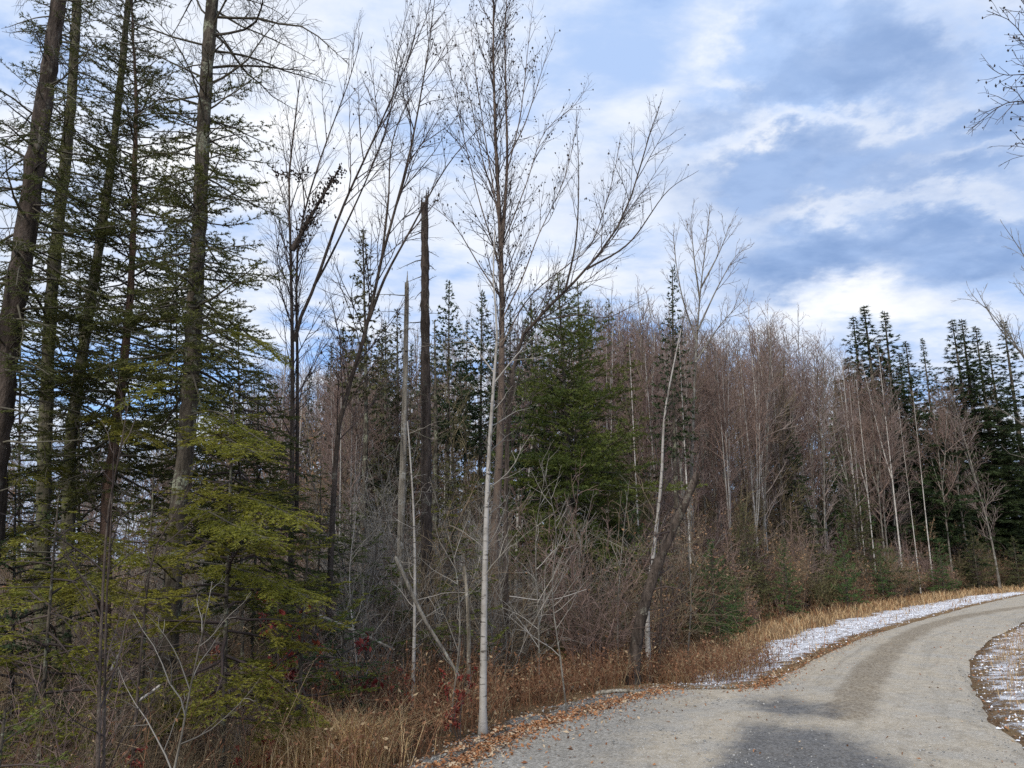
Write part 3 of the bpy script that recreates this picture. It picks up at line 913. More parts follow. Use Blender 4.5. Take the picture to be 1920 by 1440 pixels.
    bw, bn = boughs([([(354, 780), (400, 770), (450, 800), (505, 835)], 7.5, 6.6), ([(350, 830), (400, 810), (440, 830), (480, 850)], 7.5, 6.2), ([(342, 930), (410, 925), (490, 940), (572, 978)], 7.5, 6.4),
                     ([(340, 960), (380, 955), (440, 985), (500, 1010)], 7.5, 6.0), ([(334, 1050), (420, 1060), (500, 1085), (600, 1130)], 7.5, 6.6), ([(360, 640), (420, 620), (480, 640), (540, 680)], 7.5, 7.2),
                     ([(330, 1090), (300, 1060), (270, 1040), (235, 1040)], 7.4, 6.4), ([(355, 720), (310, 720), (270, 735), (225, 760)], 7.4, 6.6), ([(356, 700), (300, 680), (240, 690)], 7.4, 6.9)])
    thing('spruce_tree', 'tall straight spruce trunk flecked with lichen carrying bare drooping dead boughs', 'tree', base_of(p),
          [('trunk', tg, 'spruce_bark', True), ('limbs', merge(wd, right, bw), 'twig_lichen', False), ('crown', nd, 'ndl_spruce', False), ('lower_crown', bn, 'ndl_bright', False)])


# ---- young firs and hemlock sprays low on the bank
def low_firs():
    spec = [
        # pixel stem, depth, nb, Lmax, crown start, material, label
        ([(418, 1370), (425, 1100), (432, 900), (440, 720)], 6.9, 34, 1.05, 0.20, 'ndl_bright', 'young fir with bright yellow-green layered sprays beside the lichened trunk', (-6, 14)),
        ([(560, 1345), (566, 1200), (575, 1060), (580, 960)], 7.6, 26, 0.75, 0.12, 'ndl_bright', 'small bright green fir above the tan grass clump', (-4, 16)),
        ([(70, 1480), (85, 1250), (100, 1050), (110, 930)], 6.3, 30, 0.85, 0.30, 'ndl_bright', 'yellow-green fir sapling at the foot of the leaning dark spruce', (-8, 12)),
        ([(-30, 1650), (-10, 1500), (10, 1330)], 4.6, 18, 0.62, 0.10, 'ndl_fir', 'low dark fir sapling spreading at the bottom of the bank', (-4, 16)),
        ([(262, 1400), (270, 1200), (283, 1000), (288, 880)], 7.2, 22, 0.7, 0.25, 'ndl_bright', 'thin yellowish fir sapling in front of the dense spruce', (-8, 14)),
        ([(640, 1320), (642, 1230), (648, 1140)], 8.6, 26, 0.8, 0.08, 'ndl_blue', 'squat green fir bush below the leaning bare cherry', (-2, 18)),
        ([(700, 1290), (702, 1150), (706, 1010)], 11.0, 34, 1.0, 0.06, 'ndl_fir', 'bushy mid-green fir sapling left of the dead snags'.replace(' left of', ' close by'), (-4, 20)),
        ([(20, 1340), (25, 1150), (30, 900)], 7.9, 34, 1.1, 0.2, 'ndl_dark', 'shaded dark fir between the leaning spruce and the mossy trunk', (-8, 14)),
        ([(470, 1300), (480, 1000), (486, 700)], 10.5, 46, 1.3, 0.3, 'ndl_spruce', 'olive green fir behind the lichened trunk reaching toward the bare cherry', (-14, 14)),
        ([(870, 1250), (872, 1100), (876, 980)], 10.6, 26, 0.6, 0.25, 'ndl_fir', 'small fir tucked behind the slim grey birch stem', (-2, 16)),
        ([(655, 1280), (655, 1100), (660, 940)], 12.5, 26, 0.8, 0.35, 'ndl_fir', 'open green fir between the dark curving cherry and the thin dead sapling', (-4, 16)),
        ([(850, 1240), (848, 1000), (850, 860)], 14.0, 30, 0.8, 0.35, 'ndl_bright', 'yellow-green fir showing between the broken snag and the slim birch', (-6, 16)),
        ([(600, 1290), (598, 1050), (602, 860)], 13.0, 26, 0.7, 0.45, 'ndl_fir', 'green fir behind the bare cherry stems', (-6, 16)),
        ([(1010, 1270), (1012, 1150), (1016, 1040)], 13.5, 22, 0.7, 0.2, 'ndl_fir', 'low green fir at the foot of the sideways-swept tree', (-2, 16)),
        ([(335, 1300), (332, 900), (330, 430)], 11.0, 70, 0.95, 0.35, 'ndl_spruce', 'olive spruce filling the gap behind the lichened spruce trunk', (-14, 16)),
        ([(150, 1300), (148, 900), (150, 500)], 11.6, 70, 1.0, 0.35, 'ndl_spruce', 'olive spruce filling the gap behind the dense pointed spruce', (-14, 16)),
        ([(36, 1300), (36, 900), (40, 470)], 11.0, 60, 1.0, 0.35, 'ndl_spruce', 'olive spruce half hidden behind the thick leaning spruce', (-14, 16)),
        ([(455, 1300), (450, 900), (446, 560)], 9.6, 60, 1.0, 0.40, 'ndl_spruce', 'olive spruce with long level sprays between the lichened trunk and the bare cherry', (-14, 16)),
    ]
    for pts, D, nb, L, c0, mk, lab, el in spec:
        p = pix_path(pts, D)
        tg, wd, nd = conifer(p, 0.024 + 0.003 * D / 8, 0.006, (c0, 0.99), int(nb * 1.35), L * 1.3, lambda u: (1 - u) ** 0.6 * (0.6 + 0.4 * sstep(u, 0, 0.2)), el, (0.026, 0.010, 0.0062) if D < 9 else (0.034, 0.014, 0.0085),
                             0.055 if D < 9 else 0.07, 0.042 if D < 9 else 0.055, 0.46, trop=-0.025, flat=0.7, sides=6, N=10, gap=0.12)
        thing('fir_sapling', lab, 'fir sapling', base_of(p), [('trunk', tg, 'spruce_bark', True), ('limbs', wd, 'twig_dark', False), ('crown', nd, mk, False)])


# ---- bare leaning cherry clump, tall birch, snags
TW = [dict(den=3.4, t=(0.32, 0.98), ang=32, sd=9, k=0.32, up=0.2, N=7, wob=0.07, trop=0.05, kr=0.0048, lo=0.3, hi=1.8),
      dict(den=6.0, t=(0.15, 0.97), ang=36, sd=10, k=0.42, N=5, wob=0.10, trop=0.03, lo=0.12, hi=0.8),
      dict(den=8.0, t=(0.15, 0.95), ang=36, sd=12, k=0.45, N=4, wob=0.12, trop=0.0, sides=3, lo=0.08, hi=0.35)]


def catkin_geo(tips, share, size):
    g = Geo()
    P = np.concatenate(tips); P = P[rng.random(len(P)) < share]
    lumps(g, P, size * (0.6 + 0.8 * rng.random(len(P))), 0.3, (0.7, 0.7, 1.2))
    return g


def hero_bare():
    # twin-stemmed cherry, one stem upright, others swinging out
    p = pix_path([(543, 1300), (546, 1000), (548, 800), (548, 640), (545, 480), (542, 330), (552, 240), (562, 150)], 12.0)
    l1 = pix_path([(552, 640), (562, 600), (592, 530), (640, 395), (700, 262), (760, 125), (800, 30), (815, -40)], 12.0, False)
    l2 = pix_path([(556, 1000), (558, 700), (556, 560), (562, 440), (600, 300), (655, 150), (680, 60)], 12.1, False)
    l3 = pix_path([(590, 535), (625, 470), (690, 330), (730, 220), (745, 100), (770, 0)], 12.1, False)
    tg, cg, tips = bare([(p, 0.062, 0.008), (l1, 0.032, 0.004), (l2, 0.036, 0.005), (l3, 0.02, 0.003)], TW)
    thing('cherry_tree', 'bare cherry clump with one upright stem and long stems swinging outward', 'tree', base_of(p),
          [('trunk', tg, 'dark_bark', True), ('crown', cg, 'twig_dark', False), ('buds', catkin_geo(tips[1:], 0.08, 0.016), 'cone', False)])
    # dark curving cherry
    p = pix_path([(612, 1290), (622, 1000), (635, 800), (662, 700), (690, 605), (712, 500), (740, 395), (770, 280), (797, 130), (815, 0)], 11.4)
    l1 = pix_path([(692, 600), (722, 520), (765, 440), (820, 340), (862, 280), (925, 215)], 11.4, False)
    l2 = pix_path([(715, 490), (728, 380), (735, 270), (770, 180), (830, 90)], 11.5, False)
    tg, cg, tips = bare([(p, 0.056, 0.006), (l1, 0.026, 0.003), (l2, 0.02, 0.003)], TW)
    thing('cherry_tree', 'dark bare cherry curving up beside the dead snags and forking', 'tree', base_of(p),
          [('trunk', tg, 'dark_bark', True), ('crown', cg, 'twig_dark', False), ('buds', catkin_geo(tips[1:], 0.08, 0.016), 'cone', False)])
    # tall birch in the middle: twin leaders, vase crown
    p = pix_path([(922, 1290), (930, 1120), (926, 1000), (934, 900), (940, 740), (941, 560), (938, 430), (931, 300), (926, 150), (925, 0), (930, -90)], 12.6)
    q = pix_path([(940, 470), (946, 400), (951, 300), (949, 190), (947, 60), (955, -60)], 12.6, False)
    lim = [(q, 0.036, 0.005)]
    for pts in ([(940, 650), (990, 560), (1060, 500), (1110, 455), (1150, 330), (1165, 250)], [(938, 500), (900, 380), (868, 250), (842, 120), (835, 30)],
                [(938, 470), (985, 350), (1020, 250), (1075, 200), (1110, 150)], [(940, 560), (900, 500), (850, 420), (800, 380), (755, 345)],
                [(936, 420), (910, 260), (890, 120), (880, 10)], [(949, 330), (975, 220), (990, 90), (1000, 0)], [(941, 600), (980, 520), (1010, 440), (1060, 330), (1085, 210)],
                [(934, 390), (905, 300), (880, 180), (850, 60)], [(950, 300), (985, 230), (1020, 120), (1042, 60)]):
        lim.append((pix_path(pts, 12.6 + rng.normal() * 0.25, False), 0.014, 0.0025))
    tg, cg, tips = bare([(p, 0.092, 0.006)] + lim, [dict(TW[0], den=4.8, ang=27, t=(0.4, 0.98), k=0.30)] + TW[1:])
    thing('birch_tree', 'tall bare birch with twin leaders and a high vase-shaped crown of seed catkins', 'tree', base_of(p),
          [('trunk', tg, 'peel_birch', True), ('crown', cg, 'twig_dark', False), ('catkins', catkin_geo(tips[1:], 0.40, 0.018), 'cone', False)])
    # sweeping side stem reaching over the fir
    p = pix_path([(950, 1270), (948, 1000), (955, 760), (975, 640), (1020, 585), (1080, 525), (1150, 440), (1190, 350), (1212, 270), (1240, 190)], 12.0)
    l1 = pix_path([(1100, 505), (1180, 455), (1250, 360), (1310, 320)], 12.0, False)
    l2 = pix_path([(1020, 600), (1090, 590), (1140, 595), (1210, 560)], 11.9, False)
    l3 = pix_path([(1060, 545), (1080, 450), (1085, 330), (1080, 210)], 12.1, False)
    tg, cg, tips = bare([(p, 0.055, 0.006), (l1, 0.02, 0.003), (l2, 0.018, 0.003), (l3, 0.02, 0.003)], TW)
    thing('cherry_tree', 'thin dark tree whose stem sweeps sideways over the dense fir', 'tree', base_of(p),
          [('trunk', tg, 'dark_bark', True), ('crown', cg, 'twig_dark', False), ('buds', catkin_geo(tips[1:], 0.05, 0.013), 'cone', False)])
    # slim pale birch in front
    p = pix_path([(905, 1368), (907, 1200), (911, 1000), (917, 850), (927, 700), (932, 620), (925, 520), (928, 430)], 8.3)
    l1 = pix_path([(927, 700), (890, 650), (850, 590)], 8.3, False); l2 = pix_path([(925, 720), (965, 670), (1010, 620)], 8.3, False)
    tg, cg, tips = bare([(p, 0.044, 0.006), (l1, 0.010, 0.002), (l2, 0.010, 0.002)],
                        [dict(den=4.0, t=(0.28, 0.97), ang=48, L=0.9, prof=lambda x: 1.0 - 0.5 * x, N=7, wob=0.13, trop=-0.005, kr=0.007, lo=0.2),
                         dict(den=6.0, ang=42, k=0.42, N=5, wob=0.14, trop=-0.01, lo=0.1), dict(den=6, ang=40, k=0.4, N=3, wob=0.15, trop=0, sides=3, lo=0.06)], rmin=0.0018)
    thing('birch_tree', 'slim straight pale grey birch at the gravel edge', 'tree', base_of(p),
          [('trunk', tg, 'grey_birch', True), ('crown', cg, 'twig_grey', False)])


def jagged(path, r0, r1, N=20, sides=9, n=7, h=0.35):
    g, P, R = trunk_geo(path, r0, r1, N, sides, 1.25, 1.0, 0.10)
    top = P[0, -1]; a = np.arange(n) * 6.283 / n
    S = top + np.stack([np.cos(a), np.sin(a), np.zeros(n)], 1) * r1 * 0.62 - [0, 0, 0.1]
    B = grow(S, np.tile([0, 0, 1.0], (n, 1)) + 0.08 * rng.normal(size=(n, 3)), h * (0.3 + rng.random(n)), 4, 0.05, 0)
    tubes(g, B, taper(r1 * 0.62, 0.004, n, 4), 5)
    return g, P, R


def snags():
    p = pix_path([(802, 1270), (799, 900), (797, 600), (795, 385)], 13.0)
    g, P, R = jagged(p, 0.105, 0.065)
    d = dead_limbs(P, R, (0.35, 0.98), 46, 0.5, 0, -0.03, 0.08, None, 0.3, 0.011)
    thing('dead_snag', 'broken-topped dark spruce snag bristling with short dead stubs', 'dead tree', base_of(p), [('trunk', g, 'dark_bark', True), ('limbs', d, 'twig_lichen', False)])
    p = pix_path([(748, 1260), (752, 1000), (756, 850), (760, 700), (763, 530)], 12.2)
    g, P, R = jagged(p, 0.07, 0.034, n=5, h=0.25)
    d = dead_limbs(P, R, (0.45, 0.98), 26, 0.75, -5, -0.02, 0.1, None, 0.35, 0.008)
    thing('dead_snag', 'pale barkless snag peeling beside the broken dark one', 'dead tree', base_of(p), [('trunk', g, 'snag_wood', True), ('limbs', d, 'twig_lichen', False)])
    p = pix_path([(776, 1225), (778, 1080), (775, 950), (768, 840), (764, 790)], 9.4)
    tg, cg, _ = bare([(p, 0.026, 0.008)], [dict(den=5, t=(0.25, 0.98), ang=60, L=0.8, N=7, wob=0.2, trop=-0.03, kr=0.006, lo=0.2),
                                           dict(den=7, ang=45, k=0.45, N=5, wob=0.2, trop=-0.03), dict(den=6, ang=45, k=0.45, N=4, wob=0.2, trop=0, sides=3)])
    thing('dead_sapling', 'thin whitened dead sapling with crooked twigs beside the snags', 'dead tree', base_of(p), [('trunk', tg, 'grey_birch', True), ('crown', cg, 'twig_pale', False)])
    p = pix_path([(879, 1200), (876, 1120), (870, 1062)], 10.0)
    g, P, R = jagged(p, 0.028, 0.02, 8, 7, 4, 0.08)
    thing('broken_stump', 'short pale broken stake standing by the slim birch', 'stump', base_of(p), [('trunk', g, 'snag_wood', True)])
    # leaning dead trunk and pale curved birch at the bend
    p = pix_path([(1188, 1262), (1196, 1190), (1222, 1090), (1262, 990), (1308, 888)], 11.9)
    g, P, R = jagged(p, 0.095, 0.06, 18, 9, 5, 0.12)
    d = dead_limbs(P, R, (0.3, 0.95), 12, 0.7, 10, -0.02, 0.1)
    thing('leaning_snag', 'dark broken trunk leaning toward the road bend', 'dead tree', base_of(p), [('trunk', g, 'dark_bark', True), ('limbs', d, 'twig_dark', False)])
    p = pix_path([(1214, 1190), (1215, 1120), (1226, 1030), (1240, 900), (1246, 780), (1268, 660), (1290, 560)], 13.2)
    tg, cg, _ = bare([(p, 0.05, 0.006)], BUSHY)
    thing('birch_tree', 'pale-barked young birch rising behind the leaning broken trunk', 'tree', base_of(p), [('trunk', tg, 'grey_birch', True), ('crown', cg, 'twig_dark', False)])
    p = pix_path([(1236, 1235), (1240, 1130), (1236, 1000), (1246, 850)], 13.5)
    tg, cg, _ = bare([(p, 0.03, 0.005)], BUSHY)
    thing('bare_sapling', 'dark crooked sapling wrapped against the pale young birch', 'sapling', base_of(p), [('trunk', tg, 'dark_bark', True), ('crown', cg, 'twig_dark', False)])
    # fallen dead spruce top hung up in the cherry
    p = pix_path([(548, 470), (575, 420), (605, 368), (637, 316)], 11.8, False)
    P = resample(p, 12)[None]; R = taper(0.05, 0.012, 1, 12); g = Geo(); tubes(g, P, R, 6, lump=0.2)
    i, t_, S, D = spawn(P, 110, (0.0, 1.0), 70, 22)
    Lb = (0.10 + 0.16 * (1 - t_)) * (0.5 + rng.random(len(i))); B = grow(S, D, Lb, 4, 0.25, -0.08)
    w = Geo(); tubes(w, B, taper(0.004, 0.0015, len(i), 4), 3)
    c = Geo(); lumps(c, B[:, 2] + 0.01 * rng.normal(size=(len(i), 3)), 0.022, 0.3, (0.8, 0.8, 1.3)); lumps(c, B[:, 3], 0.018, 0.3, (0.8, 0.8, 1.3)); lumps(c, B[:, 1], 0.022, 0.3)
    thing('broken_spruce_top', 'dead cone-laden spruce top hung up in the bare cherry', 'broken branch', p[0], [('stem', g, 'dark_bark', True), ('limbs', w, 'twig_lichen', False), ('cones', c, 'cone', False)])
    p = pix_path([(510, 318), (530, 328), (556, 326), (578, 322)], 11.7, False)
    P = resample(p, 8)[None]; g = Geo(); tubes(g, P, taper(0.012, 0.006, 1, 8), 5)
    i, t_, S, D = spawn(P, 40, (0.0, 1.0), 75, 25); B = grow(S, D, 0.09 * (0.5 + rng.random(40)), 4, 0.25, -0.1)
    w = Geo(); tubes(w, B, taper(0.003, 0.0015, 40, 4), 3); c = Geo(); lumps(c, B[:, 3], 0.018, 0.3); lumps(c, B[:, 2], 0.02, 0.3)
    thing('broken_twig', 'small mossy dead bough caught across the upright cherry stem', 'broken branch', p[0], [('stem', g, 'dark_bark', True), ('limbs', w, 'twig_lichen', False), ('tufts', c, 'cone', False)])


BUSHY = [dict(den=4.5, t=(0.22, 0.97), ang=34, sd=9, L=1.5, prof=lambda x: 1.05 - 0.75 * x, up=0.2, N=7, wob=0.08, trop=0.06, kr=0.008, lo=0.25),
         dict(den=6, ang=36, k=0.42, N=5, wob=0.1, trop=0.05, lo=0.12), dict(den=7, ang=36, k=0.42, N=3, wob=0.12, trop=0.03, sides=3, lo=0.08)]


# ---- firs further in
def mid_conifers():
    spec = [  # apex px, base py, D, crown radius m, nb, crown start, mat, label
        ((1046, 512), (1086, 1240), 17.0, 2.75, 195, 0.22, 'ndl_fir', 'broad dense fir with drooping tiers over the bare undergrowth', 0.62),
        ((1083, 528), (1110, 1230), 18.2, 2.5, 135, 0.26, 'ndl_fir', 'second fir crown pressed against the broad dense fir', 0.62),
        ((998, 560), (1010, 1215), 19.5, 1.3, 90, 0.35, 'ndl_dark', 'narrower dark fir behind the tall birch beside the broad fir', 0.9),
        ((1262, 500), (1268, 1180), 23.0, 0.75, 90, 0.45, 'ndl_dark', 'slender spire-topped fir among the bare trees by the road bend', 0.8),
        ((680, 430), (690, 1210), 19.0, 0.75, 70, 0.55, 'ndl_thin', 'thin spire of a sparse spruce behind the dark curving cherry', 0.8),
        ((841, 525), (838, 1200), 24.0, 1.1, 90, 0.5, 'ndl_dark', 'pointed dark spruce just behind the broken dark snag', 0.8),
        ((905, 545), (898, 1200), 25.0, 1.1, 90, 0.5, 'ndl_dark', 'dark spruce with an open bough showing beside the tall birch trunk', 0.8),
        ((957, 570), (955, 1190), 26.0, 0.9, 80, 0.5, 'ndl_dark', 'small spruce tip between the tall birch trunk and the firs', 0.8),
        ((745, 580), (742, 1210), 21.0, 0.9, 80, 0.3, 'ndl_thin', 'yellowish sparse fir standing behind the pale peeling snag', 0.8),
        ((815, 600), (820, 1215), 18.0, 1.1, 90, 0.25, 'ndl_thin', 'lichen-tinted yellow-green fir behind the broken dark snag', 0.8),
        ((722, 600), (720, 1190), 27.0, 1.2, 80, 0.4, 'ndl_dark', 'far dark fir showing past the dark curving cherry', 0.8),
        ((1140, 560), (1150, 1180), 30.0, 1.0, 70, 0.5, 'ndl_thin', 'rusty thin-topped spruce beyond the broad fir', 0.8),
        ((1180, 640), (1186, 1190), 24.0, 1.0, 70, 0.4, 'ndl_thin', 'half-bare spruce among the birches beyond the broad fir', 0.8),
    ]
    for (ax, ay), (bx, by), D, rad, nb, c0, mk, lab, pw in spec:
        p = pix_path([(bx, by), (ax * 0.5 + bx * 0.5, (ay + by) / 2), (ax, ay)], D)
        near = D < 19
        nd = (0.058, 0.021, 0.0125) if near else (0.09, 0.052, 0.021)
        tg, wd, ndl = conifer(p, 0.012 * D / 1.5 * 0.8 if near else 0.1, 0.012, (c0, 0.995), nb if near else int(nb * 1.6), rad if near else rad * 1.25, lambda u: (1 - u) ** pw * (0.65 + 0.35 * sstep(u, 0, 0.15)) * ((0.82 + 0.22 * np.sin(u * 26) + 0.12 * rng.normal(size=np.shape(u))) if near else 1.0), (-26, 30), nd,
                              0.11 if near else 0.14, 0.11, 0.42, trop=0.03, flat=0.3, N=12, l3=near, wood2=False, dead=((0.06, c0 + 0.1), 30, rad * 0.7, -10, -0.03, 0.14, None, 0.38, 0.013, False))
        thing('fir_tree', lab, 'tree', base_of(p), [('trunk', tg, 'spruce_bark', True), ('limbs', wd, 'twig_lichen', False), ('crown', ndl, mk, False)])


# ---- prototypes repeated through the wood
def proto_spruce(k, mk, h=15.0, rad=2.4, nb=170, c0=0.10):
    p = np.array([[0, 0, -0.1], [0.05, 0.02, h * 0.4], [0.02, 0, h * 0.75], [0, 0, h]])
    tg, wd, nd = conifer(p, 0.17, 0.012, (c0, 0.995), int(nb * 1.35), rad, lambda u: (1 - u) ** 0.9 * (0.7 + 0.3 * sstep(u, 0, 0.12)) * (0.9 + 0.1 * np.sin(u * 31 + k * 2) + 0.1 * rng.normal(size=np.shape(u))), (-30, 10), (0.12, 0.034, 0.0095),
                         0.17, 0.20, 0.44, trop=0.004, flat=0.25, N=10, sides=6, l3=True, wood2=False)
    return [('trunk', tg, 'spruce_bark', True), ('limbs', wd, 'twig_dark', False), ('crown', nd, mk, False)]


def proto_bare(h, r, bark, twig, lean=0.3, den=2.0, L=2.0, up=0.55, t0=0.3, ang=30, forks=0):
    k = rng.normal(size=2) * lean
    p = np.array([[0, 0, -0.1], [k[0] * 0.1, k[1] * 0.1, h * 0.25], [k[0] * 0.5, k[1] * 0.5, h * 0.6], [k[0], k[1], h]])
    paths = [(p, r, 0.008)]
    for f in range(forks):
        a = rng.random() * 6.283; z0 = h * (0.25 + 0.3 * rng.random())
        b0 = np.array([np.interp(z0, p[:, 2], p[:, 0]), np.interp(z0, p[:, 2], p[:, 1]), z0]); d = np.array([math.cos(a), math.sin(a), 0])
        paths.append((np.array([b0, b0 + d * 0.35 + [0, 0, h * 0.15], b0 + d * 0.9 + [0, 0, (h - z0) * 0.88]]), r * 0.6, 0.006))
    tg, cg, _ = bare(paths, [dict(den=den * 1.6, t=(t0, 0.98), ang=ang + 13, sd=9, L=L, prof=lambda x: 1.1 - 0.75 * x, up=up * 0.15, N=6, wob=0.09, trop=0.045, kr=0.008, lo=0.4, sides=3),
                             dict(den=5.2, ang=36, k=0.5, N=4, wob=0.1, trop=0.05, sides=3, lo=0.2), dict(den=5.5, ang=36, k=0.55, N=3, wob=0.1, trop=0.04, sides=3, lo=0.12)],
                     sides=6, N=12, rmin=0.005)
    return [('trunk', tg, bark, True), ('crown', cg, twig, False)]


def proto_shrub(h, n, twig, spread=0.5, leafmat=None, leafn=0, th=1.0, d2=6, leafs=0.024, steep=58):
    a = rng.random(n) * 6.283; e = np.radians(steep + (86 - steep) * rng.random(n))
    S = np.stack([np.cos(a) * 0.12 * rng.random(n), np.sin(a) * 0.12 * rng.random(n), np.full(n, -0.05)], 1)
    L = h * (0.55 + 0.5 * rng.random(n))
    P = grow(S, np.stack([np.cos(a) * np.cos(e), np.sin(a) * np.cos(e), np.sin(e)], 1), L, 9, 0.09, 0.02)
    R = taper((0.006 + 0.006 * rng.random(n)) * th, 0.002 * th, n, 9)
    st_ = Geo(); tubes(st_, P, R, 4)
    cg = Geo()
    i2, t2, S2, D2 = spawn(P, np.maximum((L * d2).astype(int), 3), (0.12, 0.97), 42, 12)
    L2 = np.clip(0.34 * L[i2] * (1.1 - t2), 0.1, 1.0) * (0.5 + 0.8 * rng.random(len(i2))); B2 = grow(S2, D2, L2, 5, 0.15, 0.01)
    tubes(cg, B2, taper(0.0042 * th, 0.002 * th, len(i2), 5), 3)
    i3, t3, S3, D3 = spawn(B2, np.maximum((L2 * 9).astype(int), 1), (0.2, 0.95), 42, 12)
    L3 = np.clip(0.42 * L2[i3], 0.06, 0.4); B3 = grow(S3, D3, L3, 4, 0.16, 0.0)
    tubes(cg, B3, taper(0.003 * th, 0.0016 * th, len(i3), 4), 3)
    out = [('stems', st_, twig, False), ('crown', cg, twig, False)]
    if leafmat:
        g = Geo(); j = rng.integers(0, len(B3), leafn); k = rng.random(leafn)
        Pq, _ = at(B3, j, k); leaves(g, Pq + 0.02 * rng.normal(size=Pq.shape), leafs, 0.0); out.append(('leaves', g, leafmat, False))
    return out


CONTOUR = np.array([(-300, 830), (0, 815), (200, 800), (350, 770), (430, 690), (520, 650), (600, 615), (700, 625), (800, 615), (900, 610), (1000, 575), (1100, 560), (1160, 552), (1230, 560),
                    (1300, 575), (1380, 610), (1450, 600), (1520, 605), (1600, 650), (1660, 680), (1760, 690), (1900, 700), (2100, 690)], float)


def contour(px):
    return np.interp(px, CONTOUR[:, 0], CONTOUR[:, 1])


def make_protos(kind, lst, cat, label):
    out = []
    for prt, h in lst:
        r = thing(kind, label, cat, (0, 0, 0), prt); out.append([r, h, False])
    return out


def place(proto, loc, h, rz, fat, label=None, group=None):
    """first use moves the prototype itself, later ones copy it"""
    r, h0, used = proto
    s = h / h0; sc = (s * fat, s * fat, s)
    if not used:
        r.location = loc; r.rotation_euler = (0, 0, rz); r.scale = sc; proto[2] = True
        if label: r['label'] = label
        if group: r['group'] = group
        return r
    return copy_thing(r, loc, rz, sc, label, group)


def drop_unused(protos):
    for r, h, used in protos:
        if not used:
            for c in list(r.children): bpy.data.objects.remove(c)
            bpy.data.objects.remove(r)


def spot(px, D):
    x = W(px, HZ, D)[0]
    return x, D, zf1(x, D)


def legal(x, y, m=1.2):
    L, R = off_road(np.array([[x, y]]))
    return L[0] > m or R[0] > m + 1


